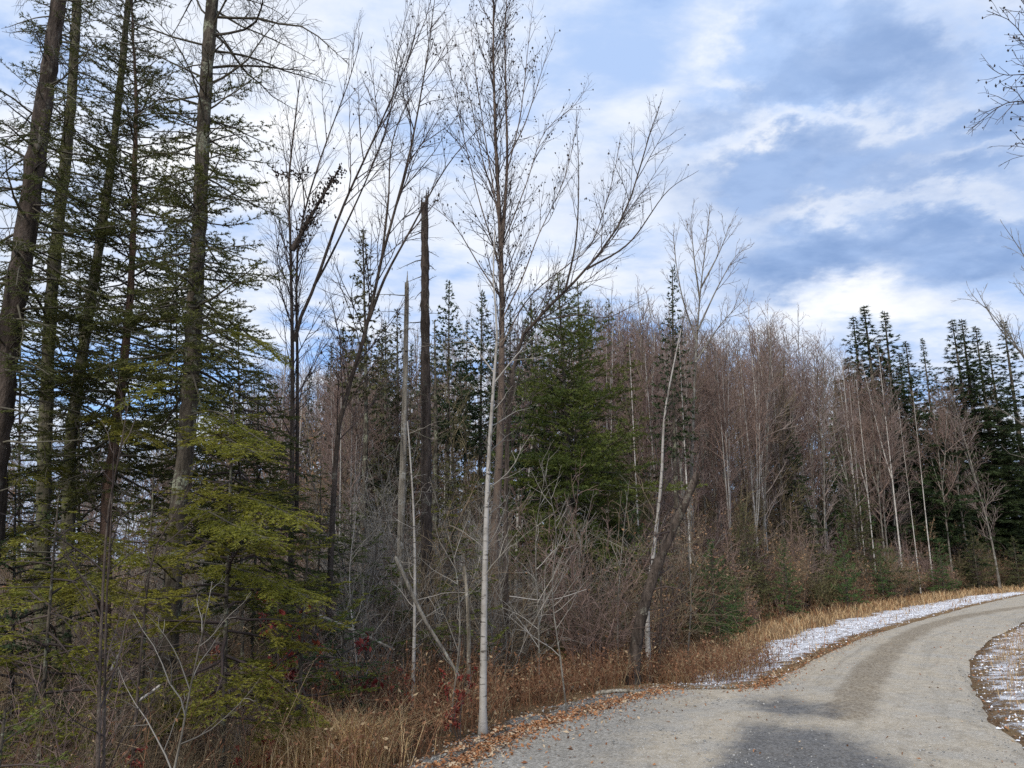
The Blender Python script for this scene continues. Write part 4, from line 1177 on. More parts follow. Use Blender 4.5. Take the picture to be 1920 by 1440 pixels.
def far_conifers():
    lab = 'tall dark spruce in the clump beyond the white birches at the road bend'
    pr = make_protos('spruce_tree', [(proto_spruce(0, 'ndl_dark', 15, 2.3, 160), 15), (proto_spruce(2, 'ndl_dark', 15, 2.9, 170, 0.08), 15)], 'tree', lab)
    clump = [(1672, 573, 55, 0), (1648, 592, 57, 1), (1712, 583, 55, 2), (1748, 640, 57, 2), (1628, 670, 58, 1), (1692, 640, 60, 0), (1732, 660, 60, 0)]
    for k, (px, py, D, v) in enumerate(clump):
        x, y, z = spot(px, D); h = W(px, py, D)[2] - z
        place(pr[v % 2], (x, y, z), h, k * 1.3, 1.6 + 0.45 * rng.random(), 'tall spire-topped spruce rising from the clump beyond the white birches' if k < 3 else 'shorter spruce half hidden in the clump beyond the white birches', 'dark spruces beyond the white birches')
    lab2 = 'dark spruce in the clump beside the far end of the road'
    for k, (px, py, D, v) in enumerate([(1847, 598, 64, 1), (1866, 598, 65, 0), (1892, 612, 67, 2), (1912, 640, 68, 2), (1828, 690, 64, 0), (1950, 600, 70, 0), (1782, 634, 60, 2), (1800, 700, 59, 0)]):
        x, y, z = spot(px, D); h = W(px, py, D)[2] - z
        if px in (1782, 1800):
            place(pr[v % 2], (x, y, z), h, k * 1.7, 1.15, 'lighter green spruce standing between the two dark spruce clumps', 'spruces between the dark clumps')
        else:
            place(pr[v % 2], (x, y, z), h, k * 1.7, 1.5 + 0.4 * rng.random(), 'narrow twin-like dark spruce spire where the road leaves view' if k < 2 else 'dark spruce in the clump beside the far end of the road', 'dark spruces at the far end of the road')
    # firs scattered in the wood, mostly hidden
    lab3 = 'distant fir tip showing above the bare grey wood'
    for k, (px, py, D) in enumerate([(600, 640, 36), (622, 610, 38), (1215, 640, 34), (1500, 760, 36), (780, 660, 32), (870, 600, 34), (560, 690, 36), (640, 690, 30), (1040, 620, 30), (400, 800, 36), (300, 850, 32), (700, 635, 33), (760, 645, 35), (930, 615, 36), (985, 600, 32), (520, 700, 30), (450, 745, 32), (1120, 640, 33), (660, 660, 27), (1600, 720, 56), (1560, 790, 46)]):
        x, y, z = spot(px, D); h = W(px, py, D)[2] - z
        place(pr[k % 2], (x, y, z), h, k * 2.1, 0.95, lab3, 'distant firs in the bare wood')
    # young firs along the road verge
    def yf(mk, h, rad, nb):
        p = np.array([[0, 0, -0.05], [0.02, 0, h * 0.5], [0, 0, h]])
        tg, wd, nd = conifer(p, 0.04, 0.006, (0.06, 0.99), nb, rad, lambda u: (1 - u) ** 0.75, (-4, 34), (0.055, 0.022, 0.014), 0.09, 0.09, 0.45, trop=0.02, flat=0.35, N=8, sides=6)
        return [('trunk', tg, 'spruce_bark', True), ('limbs', wd, 'twig_dark', False), ('crown', nd, mk, False)]
    pr2 = make_protos('fir_sapling', [(yf('ndl_blue', 3.2, 0.95, 70), 3.2), (yf('ndl_blue', 3.0, 1.1, 64), 3.0), (yf('ndl_thin', 3.2, 1.2, 60), 3.2)], 'fir sapling', '')
    for k, (px, py, top, D, v, fat, lb) in enumerate([
            (1582, 1132, 975, 32, 0, 0.9, 'neat green young fir standing alone at the far grassy verge'),
            (1335, 1190, 1010, 18.5, 1, 1.1, 'bushy green young fir at the edge of the snowy verge'),
            (1375, 1175, 1080, 21.5, 1, 1.2, 'small low fir next to the bushy one by the snowy verge'),
            (1470, 1140, 1010, 27.5, 0, 1.0, 'shaded young fir among brown brush at the verge'),
            (1650, 1120, 1030, 38.5, 0, 1.1, 'small fir past the neat one along the far verge'),
            (1765, 1110, 1010, 47, 1, 1.0, 'green young fir below the white birches by the verge'),
            (1905, 1095, 1005, 57, 2, 1.3, 'bright yellowish fir bush where the road leaves view'),
            (1615, 1125, 890, 40, 2, 1.0, 'olive leafy young fir below the dark spruce clump'),
            (1830, 1100, 980, 53, 2, 1.0, 'dull olive young fir near the far end of the road'),
            (1400, 1150, 940, 27, 2, 0.8, 'olive thin young fir in the bare red-grey thicket'),
            (1510, 1135, 900, 35, 2, 0.9, 'tall olive young fir behind the brown brush'),
            (1175, 1220, 900, 17.6, 1, 0.8, 'young fir at the foot of the broad dense fir'),
            (1590, 1120, 780, 46, 1, 0.8, 'conical bright fir in front of the pale birch trunks')]):
        x, y, z = spot(px, D); h = W(px, top, D)[2] - z
        place(pr2[v], (x, y, z), h, k * 1.9, fat, lb)
    drop_unused(pr); drop_unused(pr2)


def deciduous_wood():
    birches = make_protos('birch_tree', [(proto_bare(12, 0.055, 'birch_bark', 'twig_red', 0.25, 2.0, 1.8, t0=0.45, forks=1), 12), (proto_bare(12, 0.05, 'birch_bark', 'twig_red', 0.3, 1.8, 1.6, t0=0.5), 12)], 'tree', '')
    maples = make_protos('maple_tree', [(proto_bare(11, 0.06, 'grey_bark', 'twig_red', 0.6, 2.2, 2.3, forks=2), 11), (proto_bare(11, 0.055, 'grey_bark', 'twig_plum', 0.5, 2.4, 2.0, t0=0.22, forks=1), 11),
                                        (proto_bare(11, 0.065, 'grey_birch', 'twig_red', 0.8, 2.0, 2.4, t0=0.35, forks=2), 11), (proto_bare(11, 0.05, 'dark_bark', 'twig_olive', 0.6, 2.4, 1.8, t0=0.2), 11)], 'tree', '')
    # white trunks one can pick out against the dark spruces
    for k, (px, top, D, v, fat, lb) in enumerate([
            (1690, 640, 47, 0, 0.9, 'forked white birch standing before the dark spruce clump'),
            (1745, 730, 50, 1, 0.9, 'straight white birch stem by the dark spruces'),
            (1720, 740, 48, 1, 0.7, 'thin white birch stem beside the forked one'),
            (1640, 690, 44, 0, 0.8, 'pale birch at the edge of the dark spruce clump'),
            (1622, 720, 43, 1, 0.7, 'thin pale birch beside the dark spruce clump edge'),
            (1200, 640, 22, 1, 1.0, 'white forked birch beyond the broad fir'),
            (1295, 600, 23, 1, 1.0, 'white birch trunk in the red-grey thicket by the slender fir'),
            (1440, 560, 34, 0, 1.0, 'tall thin bare birch rising over the red-grey thicket'),
            (1475, 570, 36, 0, 1.0, 'tall bare birch near the thin one over the red-grey thicket')]):
        x, y, z = spot(px, D); h = W(px, top, D)[2] - z
        place(birches[v], (x, y, z), h, k * 2.3, fat, lb)
    p = pix_path([(1288, 1170), (1296, 900), (1303, 700), (1312, 560), (1322, 470), (1332, 385)], 24.0)
    lim = [(pix_path(q, 24.0 + rng.normal() * 0.3, False), 0.035, 0.006) for q in ([(1306, 640), (1280, 560), (1266, 480), (1262, 430)], [(1308, 620), (1345, 540), (1380, 480), (1405, 465)], [(1312, 560), (1300, 470), (1296, 400)], [(1314, 540), (1350, 470), (1368, 420)], [(1304, 680), (1350, 610), (1398, 560)])]
    tg, cg, _ = bare([(p, 0.085, 0.008)] + lim, [dict(den=3.4, t=(0.4, 0.98), ang=30, L=1.4, prof=lambda x: 1.1 - 0.7 * x, up=0.1, N=6, wob=0.07, trop=0.05, kr=0.006, lo=0.4, sides=3),
                     dict(den=5, ang=32, k=0.5, N=4, wob=0.08, trop=0.05, sides=3, lo=0.2), dict(den=5, ang=34, k=0.5, N=3, wob=0.1, trop=0.03, sides=3, lo=0.12)], rmin=0.0045)
    thing('maple_tree', 'taller bare tree whose fan crown stands above the thicket', 'tree', base_of(p), [('trunk', tg, 'grey_bark', True), ('crown', cg, 'twig_brown', False)])
    # the stand itself
    n = 0; tries = 0
    while n < 235 and tries < 6000:
        tries += 1
        px = rng.uniform(380, 1680) if n < 150 else rng.uniform(1150, 1690); D = rng.uniform(19, 48) if px < 1150 else rng.uniform(23, 58)
        x, y, z = spot(px, D)
        if not legal(x, y, verge(y) + 2.5 if px > 1150 else 5.0): continue
        top = contour(px) + abs(rng.normal() * 45) + rng.uniform(-15, 30)
        h = W(px, top, D)[2] - z
        if not 3.5 < h < 20: continue
        if rng.random() < 0.12:
            place(birches[rng.integers(2)], (x, y, z), h, rng.random() * 6.28, rng.uniform(0.8, 1.1), size_word(h, 8, 12) + ' white-stemmed bare birch in the crowded stand near ' + landmark(x, y), 'white birches in the bare stand')
        else:
            v = rng.integers(4)
            place(maples[v], (x, y, z), h, rng.random() * 6.28, rng.uniform(0.8, 1.15),
                  size_word(h, 8, 12) + (' grey-stemmed bare maple' if v < 2 else ' pale-stemmed bare maple' if v == 2 else ' dark-stemmed bare maple') + ' in the stand near ' + landmark(x, y), 'bare maples of the crowded stand')
        n += 1
    # lower wood behind the near conifers, and behind the spruce clumps
    n = 0
    while n < 60:
        px = rng.uniform(-150, 480) if n < 44 else rng.uniform(1640, 2050); D = rng.uniform(17, 40) if n < 44 else rng.uniform(52, 66)
        x, y, z = spot(px, D)
        if not legal(x, y, 4.0): continue
        h = W(px, contour(px) + rng.uniform(-15, 60), D)[2] - z
        place(maples[rng.integers(4)], (x, y, z), h, rng.random() * 6.28, rng.uniform(0.9, 1.2), (size_word(h, 5, 7) + ' bare tree in the open wood behind ' if n < 44 else size_word(h, 10, 13) + ' bare tree among the spruces near ') + landmark(x, y), 'low bare trees behind the conifers' if n < 44 else 'bare trees among the far spruces')
        n += 1
    drop_unused(birches); drop_unused(maples)


OPEN = [(1582, 32.0), (1335, 18.5), (1375, 21.5), (1470, 27.5), (1765, 47.0), (1905, 57.0), (1650, 38.5)]     # young firs that stand free at the verge


def hides_fir(px, D):
    return any(abs(px - a) < 30 + 700 / b and D < b + 0.8 for a, b in OPEN)


def thicket():
    grey = make_protos('bare_shrub', [(proto_shrub(3.2, 6, 'twig_grey', steep=70), 3.2), (proto_shrub(3.0, 5, 'twig_pale', steep=72), 3.0), (proto_shrub(3.4, 7, 'twig_grey', steep=68), 3.4)], 'shrub', '')
    brown = make_protos('bare_shrub', [(proto_shrub(3.0, 7, 'twig_brown', steep=68), 3.0), (proto_shrub(3.2, 7, 'twig_brown', leafmat='weed_brown', leafn=260, steep=70), 3.2)], 'shrub', '')
    red = make_protos('bare_shrub', [(proto_shrub(3.2, 7, 'twig_red', steep=68), 3.2), (proto_shrub(3.0, 8, 'twig_red', leafmat='leaf_copper', leafn=420), 3.0)], 'shrub', '')
    n = 0
    while n < 175:
        px = rng.uniform(-100, 1230); D = rng.uniform(9.5, 24) if n < 145 else rng.uniform(6.8, 10)
        x, y, z = spot(px, D)
        if not legal(x, y, 1.6): continue
        h = rng.uniform(1.6, 4.2) * (0.45 if D < 8.5 else 0.6 if D < 12 else 1.0)
        r_ = rng.integers(0, 3) if D > 10 and 560 < px < 930 and rng.random() < 0.5 else rng.integers(2, 6)
        v, cw = [(grey[0], 'grey'), (grey[1], 'pale'), (grey[2], 'grey'), (red[0], 'reddish'), (brown[0], 'brown'), (brown[1], 'brown')][r_]
        place(v, (x, y, z), h, rng.random() * 6.28, rng.uniform(0.9, 1.5), size_word(h, 2.3, 3.3) + ' tangled ' + cw + ' bare shrub in the thicket near ' + landmark(x, y), 'bare shrubs of the thicket')
        n += 1
    n = 0
    while n < 30:
        px = rng.uniform(400, 960); D = rng.uniform(10.5, 16)
        x, y, z = spot(px, D)
        if not legal(x, y, 1.6): continue
        k = rng.integers(4); h = rng.uniform(1.8, 3.6); v, cw = [(grey[0], 'grey'), (grey[1], 'pale'), (brown[0], 'brown'), (brown[1], 'brown')][k]
        place(v, (x, y, z), h, rng.random() * 6.28, rng.uniform(0.7, 1.1), size_word(h, 2.3, 3.3) + ' upright ' + cw + ' bare shrub in the thicket near ' + landmark(x, y), 'bare shrubs of the thicket'); n += 1
    n = 0
    while n < 34:
        px = rng.uniform(-60, 500); D = rng.uniform(5.4, 9.0)
        x, y, z = spot(px, D)
        if not legal(x, y, 1.0): continue
        k = rng.integers(3); h = rng.uniform(0.8, 1.9); v, cw = [(brown[0], 'brown'), (brown[1], 'leafy brown'), (red[0], 'reddish')][k]
        place(v, (x, y, z), h, rng.random() * 6.28, rng.uniform(0.8, 1.3), ('knee-high ' if h < 1.3 else 'waist-high ') + cw + ' brush on the bank near ' + landmark(x, y), 'low brush on the bank').name = 'bank_shrub'; n += 1
    # roadside brush in two steps: low edge shrubs, then taller saplings behind
    edge = make_protos('roadside_shrub', [(proto_shrub(2.6, 14, 'twig_brown', leafmat='weed_brown', leafn=500, steep=66, th=2.2, d2=7, leafs=0.05), 2.6), (proto_shrub(2.6, 14, 'twig_red', leafmat='leaf_copper', leafn=420, steep=66, th=2.2, d2=7, leafs=0.05), 2.6),
                                          (proto_shrub(2.6, 15, 'twig_olive', leafmat='ndl_thin', leafn=1400, steep=66, th=2.0, d2=7, leafs=0.05), 2.6)], 'shrub', '')
    sap = make_protos('bare_sapling', [(proto_shrub(6, 6, 'twig_red', th=2.6, d2=5, steep=74), 6), (proto_shrub(6, 5, 'twig_olive', th=2.6, d2=5, steep=76), 6), (proto_shrub(6, 6, 'twig_plum', th=2.6, d2=5, steep=74), 6),
                                       (proto_shrub(6, 5, 'twig_brown', leafmat='leaf_copper', leafn=380, th=2.6, d2=5, steep=76, leafs=0.06), 6)], 'sapling', '')
    ew = ['brown leafy shrub', 'copper-leaved shrub', 'olive-green shrub']; sw = ['reddish bare sapling', 'olive-twigged bare sapling', 'greyish bare sapling', 'copper-leaved sapling']
    n = 0
    while n < 95:
        px = rng.uniform(1190, 2040); D = rng.uniform(13, 68)
        x, y, z = spot(px, D); L, R = off_road(np.array([[x, y]])); e_ = L[0] - verge(y)
        if not 0.3 < e_ < 3.5 or hides_fir(px, D): continue
        k = rng.integers(3); h = rng.uniform(0.9, 2.1) + 0.3 * e_
        place(edge[k], (x, y, z), h, rng.random() * 6.28, rng.uniform(1.0, 1.4), size_word(h, 1.8, 2.7) + ' ' + ew[k] + ' in the roadside brush near ' + landmark(x, y), 'brush along the road verge'); n += 1
    n = 0
    while n < 295:
        right = n < 190; far_ = n >= 250
        px = rng.uniform(1180, 2040) if right else rng.uniform(1200, 1680) if far_ else rng.uniform(330, 1180); D = rng.uniform(15, 70) if right else rng.uniform(34, 62) if far_ else rng.uniform(20, 45)
        x, y, z = spot(px, D); L, R = off_road(np.array([[x, y]])); e_ = L[0] - verge(y)
        if (right and (not 0.7 < e_ < 9 or hides_fir(px, D))) or (far_ and e_ < 6): continue
        k = rng.integers(4); h = np.clip(2.9 + 0.5 * e_, 2, 7) * rng.uniform(0.75, 1.25) if right else rng.uniform(6, 10) if far_ else rng.uniform(4, 8)
        place(sap[k], (x, y, z), h, rng.random() * 6.28, rng.uniform(0.9, 1.3), size_word(h, 3.5, 5.5) + ' ' + sw[k] + (' behind the brush near ' if right else ' in the wood beyond ') + landmark(x, y), 'saplings behind the brush' if right else 'saplings deep in the wood'); n += 1
    for p_ in (edge, sap): drop_unused(p_)
    # seedlings with clinging red leaves
    redl = make_protos('oak_sapling', [(proto_shrub(1.4, 3, 'twig_dark', leafmat='leaf_red', leafn=330), 1.4), (proto_shrub(1.5, 4, 'twig_dark', leafmat='leaf_red', leafn=420), 1.5)], 'sapling', '')
    for k, (px, D, h, v, lb) in enumerate([
            (505, 6.8, 0.75, 1, 'low oak seedling with dark red leaves by the tan grass clump'), (585, 8.6, 2.2, 0, 'taller oak sapling holding red leaves in the thicket'),
            (785, 8.4, 0.95, 0, 'small oak seedling with red leaves below the dead sapling'), (868, 8.0, 1.15, 1, 'red-leaved oak seedling against the slim pale birch'),
            (250, 5.6, 0.8, 0, 'red-leaved seedling among the dark stems of the bank'), (520, 9.0, 2.0, 0, 'oak sapling with a few red leaves behind the bright fir')]):
        x, y, z = spot(px, D); place(redl[v], (x, y, z), h, k * 1.1, 1.0, lb)
    for p_ in (grey, red, brown, redl): drop_unused(p_)


def near_stems():
    specs = [
        ([(180, 1560), (186, 1300), (192, 1120), (203, 960), (222, 860), (240, 760)], 4.7, 0.016, 'dark_bark', 'twig_dark', 'dark forked alder stem rising from the bank bottom'),
        ([(192, 1560), (196, 1300), (200, 1120), (208, 980), (214, 830)], 4.75, 0.012, 'dark_bark', 'twig_dark', 'twin of the dark alder stem growing alongside it'),
        ([(250, 1420), (262, 1250), (285, 1050), (330, 960), (380, 880)], 6.0, 0.016, 'dark_bark', 'twig_dark', 'dark sapling slanting across the lichened trunk'),
        ([(322, 1470), (340, 1380), (362, 1265), (385, 1160), (398, 1090)], 5.4, 0.011, 'snag_wood', 'twig_grey', 'pale dead pole leaning out of the bank'),
        ([(0, 860), (22, 780), (45, 700)], 6.4, 0.014, 'grey_birch', 'twig_grey', None),
        ([(675, 1320), (664, 1200), (655, 1080), (668, 960)], 9.0, 0.014, 'grey_birch', 'twig_grey', 'grey sapling stem beside the squat green fir'),
        ([(846, 1340), (858, 1240), (862, 1150), (850, 1040), (815, 930)], 8.6, 0.012, 'grey_bark', 'twig_grey', 'grey sapling beside the red-leaved oak seedling'),
        ([(1062, 1330), (1050, 1230), (1035, 1110), (1042, 980), (1010, 860)], 9.4, 0.012, 'grey_bark', 'twig_pale', 'slender arching sapling in front of the broad fir'),
        ([(1000, 1320), (1010, 1180), (1005, 1000), (1030, 850)], 11.0, 0.014, 'grey_bark', 'twig_pale', 'upright grey sapling in front of the broad fir'),
        ([(1160, 1260), (1158, 1160), (1165, 1040), (1180, 900)], 13.0, 0.02, 'grey_bark', 'twig_grey', 'grey sapling between the broad fir and the leaning trunk'),
        ([(1290, 1220), (1296, 1120), (1290, 980), (1310, 850)], 15.0, 0.02, 'grey_bark', 'twig_red', 'reddish sapling by the bushy young fir'),
    ]
    for pts, D, r, bk, tw, lb in specs:
        if lb is None: continue
        p = pix_path(pts, D)
        tg, cg, _ = bare([(p, r, 0.003)], [dict(den=5, t=(0.2, 0.98), ang=42, L=0.75, prof=lambda x: 1.1 - 0.6 * x, N=7, wob=0.12, trop=0.02, kr=0.006, lo=0.15, sides=4),
                                           dict(den=6, ang=40, k=0.4, N=5, wob=0.14, trop=0.0, sides=3), dict(den=5, ang=40, k=0.4, N=3, wob=0.15, trop=0, sides=3)], rmin=0.0016, N=14)
        thing('bare_sapling', lb, 'sapling', base_of(p), [('trunk', tg, bk, True), ('crown', cg, tw, False)])
    # broken birch logs and fallen stems on the floor
    logs = [
        ([(208, 1256), (226, 1222)], 6.3, 0.011, 'grey_birch', 'snapped white birch piece poking up behind the dark alder stems'),
        ([(258, 1315), (278, 1302), (300, 1285)], 6.1, 0.012, 'grey_birch', 'broken white birch branch hooked by the lichened trunk'),
        ([(400, 1370), (450, 1366), (495, 1358)], 7.0, 0.028, 'grey_birch', 'fallen grey birch log lying behind the tan grass'),
        ([(600, 1155), (680, 1190), (738, 1218)], 9.4, 0.025, 'grey_bark', 'fallen grey pole slanting down through the thicket'),
        ([(742, 1045), (790, 1150), (835, 1225), (862, 1270)], 9.0, 0.024, 'grey_bark', 'fallen birch leaning through the dead sapling'),
        ([(955, 1118), (1030, 1125), (1100, 1105)], 11.0, 0.006, 'grey_birch', 'thin white fallen branch strung before the broad fir trunk'),
        ([(920, 1235), (1000, 1228), (1090, 1222)], 12.0, 0.05, 'grey_bark', 'mossy log lying at the foot of the broad fir'),
        ([(1118, 1298), (1170, 1285), (1232, 1275)], 10.8, 0.03, 'snag_wood', 'weathered pale log lying at the gravel edge'),
        ([(1195, 1288), (1225, 1284), (1245, 1288)], 10.4, 0.022, 'snag_wood', 'short weathered stick beside the pale log'),
    ]
    for pts, D, r, mk, lb in logs:
        P = np.array([W(a, b, D) for a, b in pts])
        g0 = np.array([zf1(q[0], q[1]) for q in P]); P[:, 2] = np.maximum(P[:, 2], g0 + r * 0.6)
        if lb.startswith(('weathered', 'short', 'fallen grey birch', 'mossy')): P[:, 2] = g0 + r * 0.7
        g = Geo(); Q = resample(P, 10)[None]; tubes(g, Q, taper(r, r * 0.7, 1, 10), 8, lump=0.07)
        n = g.n; g.add(Q[0, [0, -1]], tris=[[0, 0, 0]] * 0)
        ends = Geo(); lumps(ends, Q[0, [0, -1]], r * 0.85, 0.1)
        thing('fallen_branch', lb, 'log', P[0], [('bark', g, mk, True), ('broken_end', ends, 'snag_wood', False)])
    # the trees whose twigs reach in from outside the frame
    p = pix_path([(2080, 1300), (2070, 800), (2055, 400), (2040, 0), (2035, -300)], 8.0)
    lim = [(pix_path(q, 8.0, False), 0.014, 0.003) for q in ([(2045, 300), (1980, 170), (1905, 50), (1850, 20)], [(2045, 350), (1980, 230), (1900, 190), (1815, 245)], [(2048, 420), (1980, 330), (1920, 270), (1890, 280)], [(2040, 150), (1960, 60), (1900, -20)],
                                                                 [(2044, 260), (1960, 150), (1880, 140), (1850, 120)])]
    tg, cg, tips = bare([(p, 0.07, 0.02)] + lim, [dict(den=10, t=(0.25, 0.98), ang=40, L=0.55, N=6, wob=0.12, trop=0.0, kr=0.008, lo=0.1), dict(den=9, ang=40, k=0.5, N=4, wob=0.14, trop=0, sides=3)], rmin=0.0028)
    thing('birch_tree', 'bare dark-barked birch across the road whose catkin twigs hang into view', 'tree', base_of(p), [('trunk', tg, 'dark_bark', True), ('crown', cg, 'twig_dark', False), ('catkins', catkin_geo(tips, 0.4, 0.015), 'cone', False)])
    p = pix_path([(2035, 1130), (2020, 900), (2005, 700), (1990, 560), (1965, 400)], 16.5)
    lim = [(pix_path(q, 16.5, False), 0.03, 0.004) for q in ([(2015, 820), (1960, 740), (1900, 640), (1840, 570), (1795, 560)], [(2005, 700), (1960, 560), (1920, 480), (1880, 420)], [(2018, 860), (1950, 820), (1880, 770), (1830, 760)], [(2010, 780), (1940, 690), (1870, 610), (1830, 540)], [(2022, 900), (1960, 870), (1890, 850)])]
    tg, cg, tips = bare([(p, 0.09, 0.012)] + lim, TW, rmin=0.004)
    thing('maple_tree', 'pale bare tree across the road with long arching branches', 'tree', base_of(p), [('trunk', tg, 'grey_bark', True), ('crown', cg, 'twig_grey', False)])


# ------------------------------------------------------------------ ground cover nobody could count
def cover(name, label, cat, geo, mk, smooth=False):
    TRI['n'] += geo.tris()
    o = link(name, geo.mesh(name, M[mk], smooth=smooth)); tag(o, label, cat, kind='stuff')
    return o


def scatter(n, xr, yr, fn, bias=None):
    """random ground points kept where fn(L, R, x, y, px, py) gives a probability"""
    x = rng.uniform(*xr, n); y = yr[0] + (yr[1] - yr[0]) * rng.random(n) ** (bias or 1.0)
    P = np.stack([x, y], 1); L, R = off_road(P); z = zf(x, y)
    px, py = to_px(np.stack([x, y, z], 1))
    k = (rng.random(n) < fn(L, R, x, y, px, py)) & (px > -150) & (px < 2070) & (y > 1.5)
    return np.stack([x, y, z], 1)[k], L[k], R[k]




def ground_cover():
    patch = lambda x, y, f=1.0: 0.5 + 0.5 * wave(x * 1.7 * f, y * 1.7 * f)
    # tan clump of tall grass by the gravel
    c = G(590, 1420)
    n = 7000; a = rng.normal(size=(n, 2)) * [0.30, 0.26] + [c[0], c[1]]
    L, R = off_road(a); a = a[L > -0.05]
    g = Geo(); C = np.c_[a, zf(a[:, 0], a[:, 1]) - 0.02]
    blades(g, C, 0.22 + 0.48 * rng.random(len(C)) ** 1.3, 0.0045, 0.8, 1.1)
    cover('grass', 'clump of tall dry tan grass at the gravel corner', 'grass', g, 'grass_tan')
    # gold verge grass along the road
    P, L, R = scatter(260000, (-2, 50), (8, 60), lambda L, R, x, y, px, py: band(L, 0.6 * verge(y), verge(y) + 0.3, 0.35) * (0.45 + 0.55 * sstep(patch(x, y), 0.3, 0.6)) * (px > 1150) + 0.22 * band(L, 0.1, 0.5 * verge(y), 0.1) * sstep(patch(x, y, 1.4), 0.6, 0.85) * (px > 1230), 1.3)
    g = Geo(); blades(g, P - [0, 0, 0.02], (0.08 + 0.24 * rng.random(len(P)) ** 1.5) * (0.55 + 0.8 * patch(P[:, 0], P[:, 1], 0.8)) * (1 + P[:, 1] / 70), 0.006 + P[:, 1] * 0.0004, 1.2, 1.5)
    cover('grass', 'golden dry grass along the road verge and around the snow', 'grass', g, 'grass_gold')
    # right bank
    P, L, R = scatter(60000, (3.5, 16), (4.5, 22), lambda L, R, x, y, px, py: band(R, 0.35, 6, 0.3) * (0.3 + 0.7 * sstep(patch(x, y, 1.3), 0.35, 0.65)), 1.2)
    g = Geo(); blades(g, P - [0, 0, 0.02], 0.08 + 0.16 * rng.random(len(P)), 0.006, 0.9, 1.0)
    cover('grass', 'short matted dry grass on the bank across the road', 'grass', g, 'grass_gold')
    # brown weed stalks below the trees: the open wood, then the dense edge by the gravel
    P, L, R = scatter(26000, (-9, 34), (4.5, 40), lambda L, R, x, y, px, py: band(L, verge(y), verge(y) + 5.5, 0.3) * (0.4 + 0.6 * patch(x, y)) * np.where(px < 560, 0.9, 1.0), 1.4)
    P2, L2_, R2 = scatter(13000, (-3.5, 6.5), (6.5, 14), lambda L, R, x, y, px, py: band(L, 0.35, 3.0, 0.2) * (0.35 + 0.65 * patch(x, y, 2)) * (px > 560))
    P = np.concatenate([P, P2]); L = np.concatenate([L, L2_])
    n = len(P); h = (0.3 + 0.75 * rng.random(n)) * np.where(L < verge(P[:, 1]) + 0.4, 0.6, 1.0)
    S = grow(P - [0, 0, 0.03], np.tile([0, 0, 1.0], (n, 1)) + 0.25 * rng.normal(size=(n, 3)), h, 3, 0.14, -0.03)
    g = Geo(); tubes(g, S, taper(0.0032 + P[:, 1] * 0.00012, 0.0016, n, 3), 3)
    i, t_, S2, D2 = spawn(S, 4, (0.3, 0.99), 50, 18); l2 = 0.07 + 0.16 * rng.random(len(i)); B2 = grow(S2, D2, l2, 2, 0.2, -0.05)
    tubes(g, B2, taper(0.0022 + S2[:, 1] * 0.0001, 0.0012, len(i), 2), 3)
    leaves(g, B2[:, 1], 0.012 + 0.014 * rng.random(len(i)), 0.0)
    cover('weeds', 'brown dead weed stalks crowding the ditch edge under the trees', 'weeds', g, 'weed_brown')
    # fallen leaves: strewn forest floor, a red drift along the gravel, flecks on the road
    P, L, R = scatter(60000, (-10, 34), (4, 40), lambda L, R, x, y, px, py: 0.55 * band(L, 0.2, 6, 0.2) + 0.5 * band(R, 0.0, 4, 0.1), 1.6)
    line = np.array([G(*q) for q in [(812, 1470), (890, 1416), (960, 1382), (1050, 1354), (1150, 1322), (1260, 1292)]])
    s = rng.random(5200) * (len(line) - 1.001); ii = s.astype(int); Q = line[ii] + (line[ii + 1] - line[ii]) * (s - ii)[:, None] + rng.normal(size=(5200, 2)) * np.where(rng.random((5200, 1)) < 0.7, 0.10, 0.32)
    line2 = np.array([G(*q) for q in [(1395, 1300), (1450, 1275), (1540, 1228), (1640, 1186)]])
    s = rng.random(1500) * (len(line2) - 1.001); ii = s.astype(int); Q2 = line2[ii] + (line2[ii + 1] - line2[ii]) * (s - ii)[:, None] + rng.normal(size=(1500, 2)) * 0.16
    Q3 = np.stack([rng.uniform(-1, 14, 1600), rng.uniform(5, 22, 1600)], 1)
    Q = np.concatenate([Q, Q2, Q3]); L3, R3 = off_road(Q); zq = np.where((L3 < 0) & (R3 < 0), 0.035, zf(Q[:, 0], Q[:, 1]) + 0.012)
    g = Geo(); C = np.concatenate([P + [0, 0, 0.012], np.c_[Q, zq]]); leaves(g, C, 0.010 + 0.018 * rng.random(len(C)), 0.5)
    cover('leaves', 'fallen rust-brown leaves drifted along the gravel and under the trees', 'leaves', g, 'leaf_litter')
    # loose gravel
    P, L, R = scatter(52000, (-3, 9), (4.6, 14), lambda L, R, x, y, px, py: np.where(px < 1420, 0.30 + 0.7 * band(L, -0.35, 0.35, 0.15), 0.16) * band(L, -4.2, 0.4, 0.12) * (y < 13) + 0.10 * band(R, -0.4, 0.3, 0.2), 1.5)
    on = (L < 0) & (R < 0); P[on, 2] = 0.022
    g = Geo(); sz = 0.005 + 0.012 * rng.random(len(P)) ** 2.5; P[:, 2] += sz * 0.2
    lumps(g, P, sz, 0.3, (1, 1, 0.7))
    cover('gravel', 'loose grey gravel heaped along the near edge of the road', 'gravel', g, 'stone')
    # thin snow
    def snowp(L, R, x, y, px, py):
        a = band(L, 0.2, 0.5 * verge(y) + 0.1, 0.25) * (px > 1255) * (0.12 + 0.62 * sstep(wave(x * 2.3, y * 2.3) + 0.7 * wave(x * 6, y * 6), -0.5, 0.5))
        b_ = 0.55 * band(R, 0.05, 0.8, 0.2) * sstep(wave(x * 2.9 + 2, y * 2.1) + 0.5 * wave(x * 7, y * 7), -0.35, 0.3)
        return np.clip(0.4 * (a + b_), 0, 1)
    P, L, R = scatter(330000, (1, 46), (5, 48), snowp, 1.5)
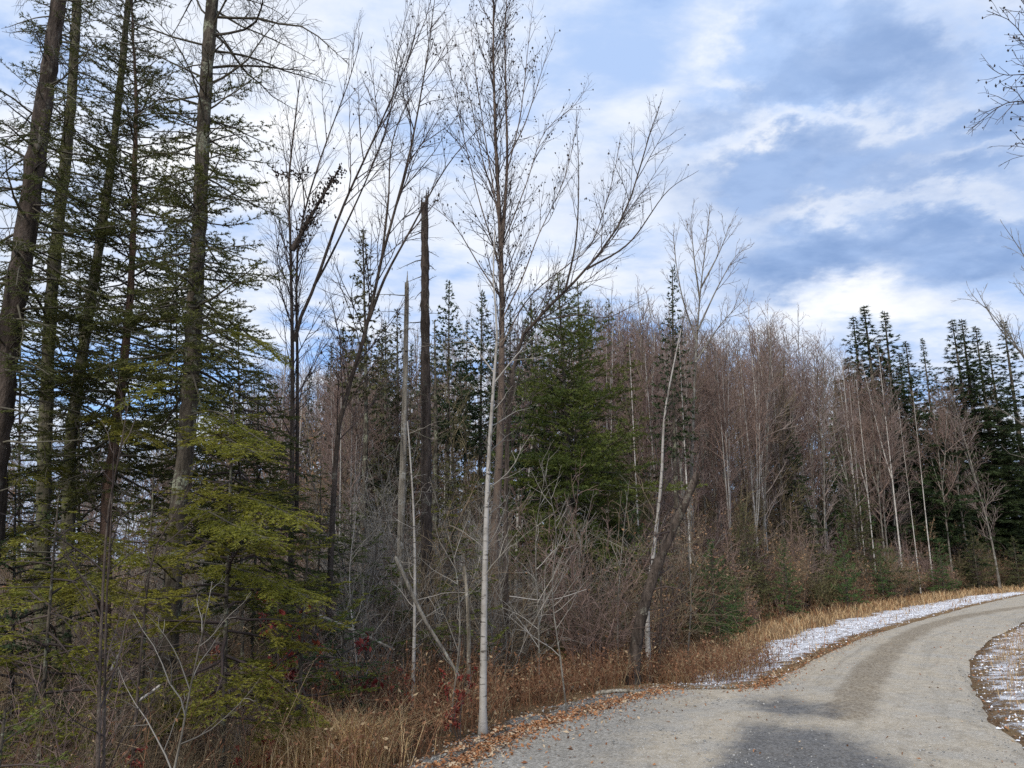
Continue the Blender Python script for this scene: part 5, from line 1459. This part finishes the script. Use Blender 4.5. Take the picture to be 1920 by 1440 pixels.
    n = len(P); k = 6; a = (np.arange(k)[None] + 0.5 * rng.random((n, k))) * 6.283 / k
    rr = (0.006 + 0.018 * rng.random(n) ** 2.5)[:, None] * (1 + P[:, 1:2] / 45) * (0.6 + 0.8 * rng.random((n, k)))
    rim = P[:, None] + np.stack([np.cos(a) * rr, np.sin(a) * rr, np.full((n, k), 0.004)], -1)
    cen = P + np.c_[np.zeros((n, 2)), 0.010 + 0.016 * rng.random(n)]
    v = np.concatenate([cen[:, None], rim], 1); j = np.arange(k)
    T = np.stack([np.zeros(k, int), 1 + j, 1 + (j + 1) % k], 1)
    g = Geo(); g.add(v.reshape(-1, 3), tris=(T[None] + (np.arange(n) * (k + 1))[:, None, None]).reshape(-1, 3))
    cover('snow', 'thin broken crust of snow on both road verges', 'snow', g, 'snow', True)


def distant_wood():
    """far-off trees that read as one mass"""
    g = Geo(); n = 60
    az = rng.uniform(-0.75, 0.75, n); D = rng.uniform(58, 110, n)
    x = D * np.tan(az); L, R = off_road(np.stack([x, D], 1)); k = L > 6; x, D = x[k], D[k]; n = len(x)
    h = rng.uniform(5.5, 9.5, n) * np.where(x > 10, 1.2, 1.0)
    S = np.stack([x, D, zf(x, D)], 1)
    P = grow(S, np.tile([0, 0, 1.0], (n, 1)), h, 8, 0.04, 0.1); tubes(g, P, taper(0.09, 0.02, n, 8), 4)
    i, t_, S2, D2 = spawn(P, 20, (0.04, 0.98), 42, 10); l = 0.30 * h[i] * (1.1 - t_); B = grow(S2, D2, l, 4, 0.1, 0.08)
    tubes(g, B, taper(0.03, 0.015, len(i), 4), 3)
    i3, t3, S3, D3 = spawn(B, 3, (0.2, 0.95), 38, 10); B3 = grow(S3, D3, 0.5 * l[i3] * (1.1 - t3) + 0.1, 3, 0.1, 0.05)
    tubes(g, B3, taper(0.018, 0.012, len(i3), 3), 3)
    cover('distant_wood', 'far bare woodland closing the view behind the stand', 'woodland', g, 'twig_plum')


hero_conifers()
low_firs()
hero_bare()
snags()
mid_conifers()
far_conifers()
deciduous_wood()
thicket()
near_stems()
distant_wood()
ground_cover()
print('TRIANGLES', TRI['n'])
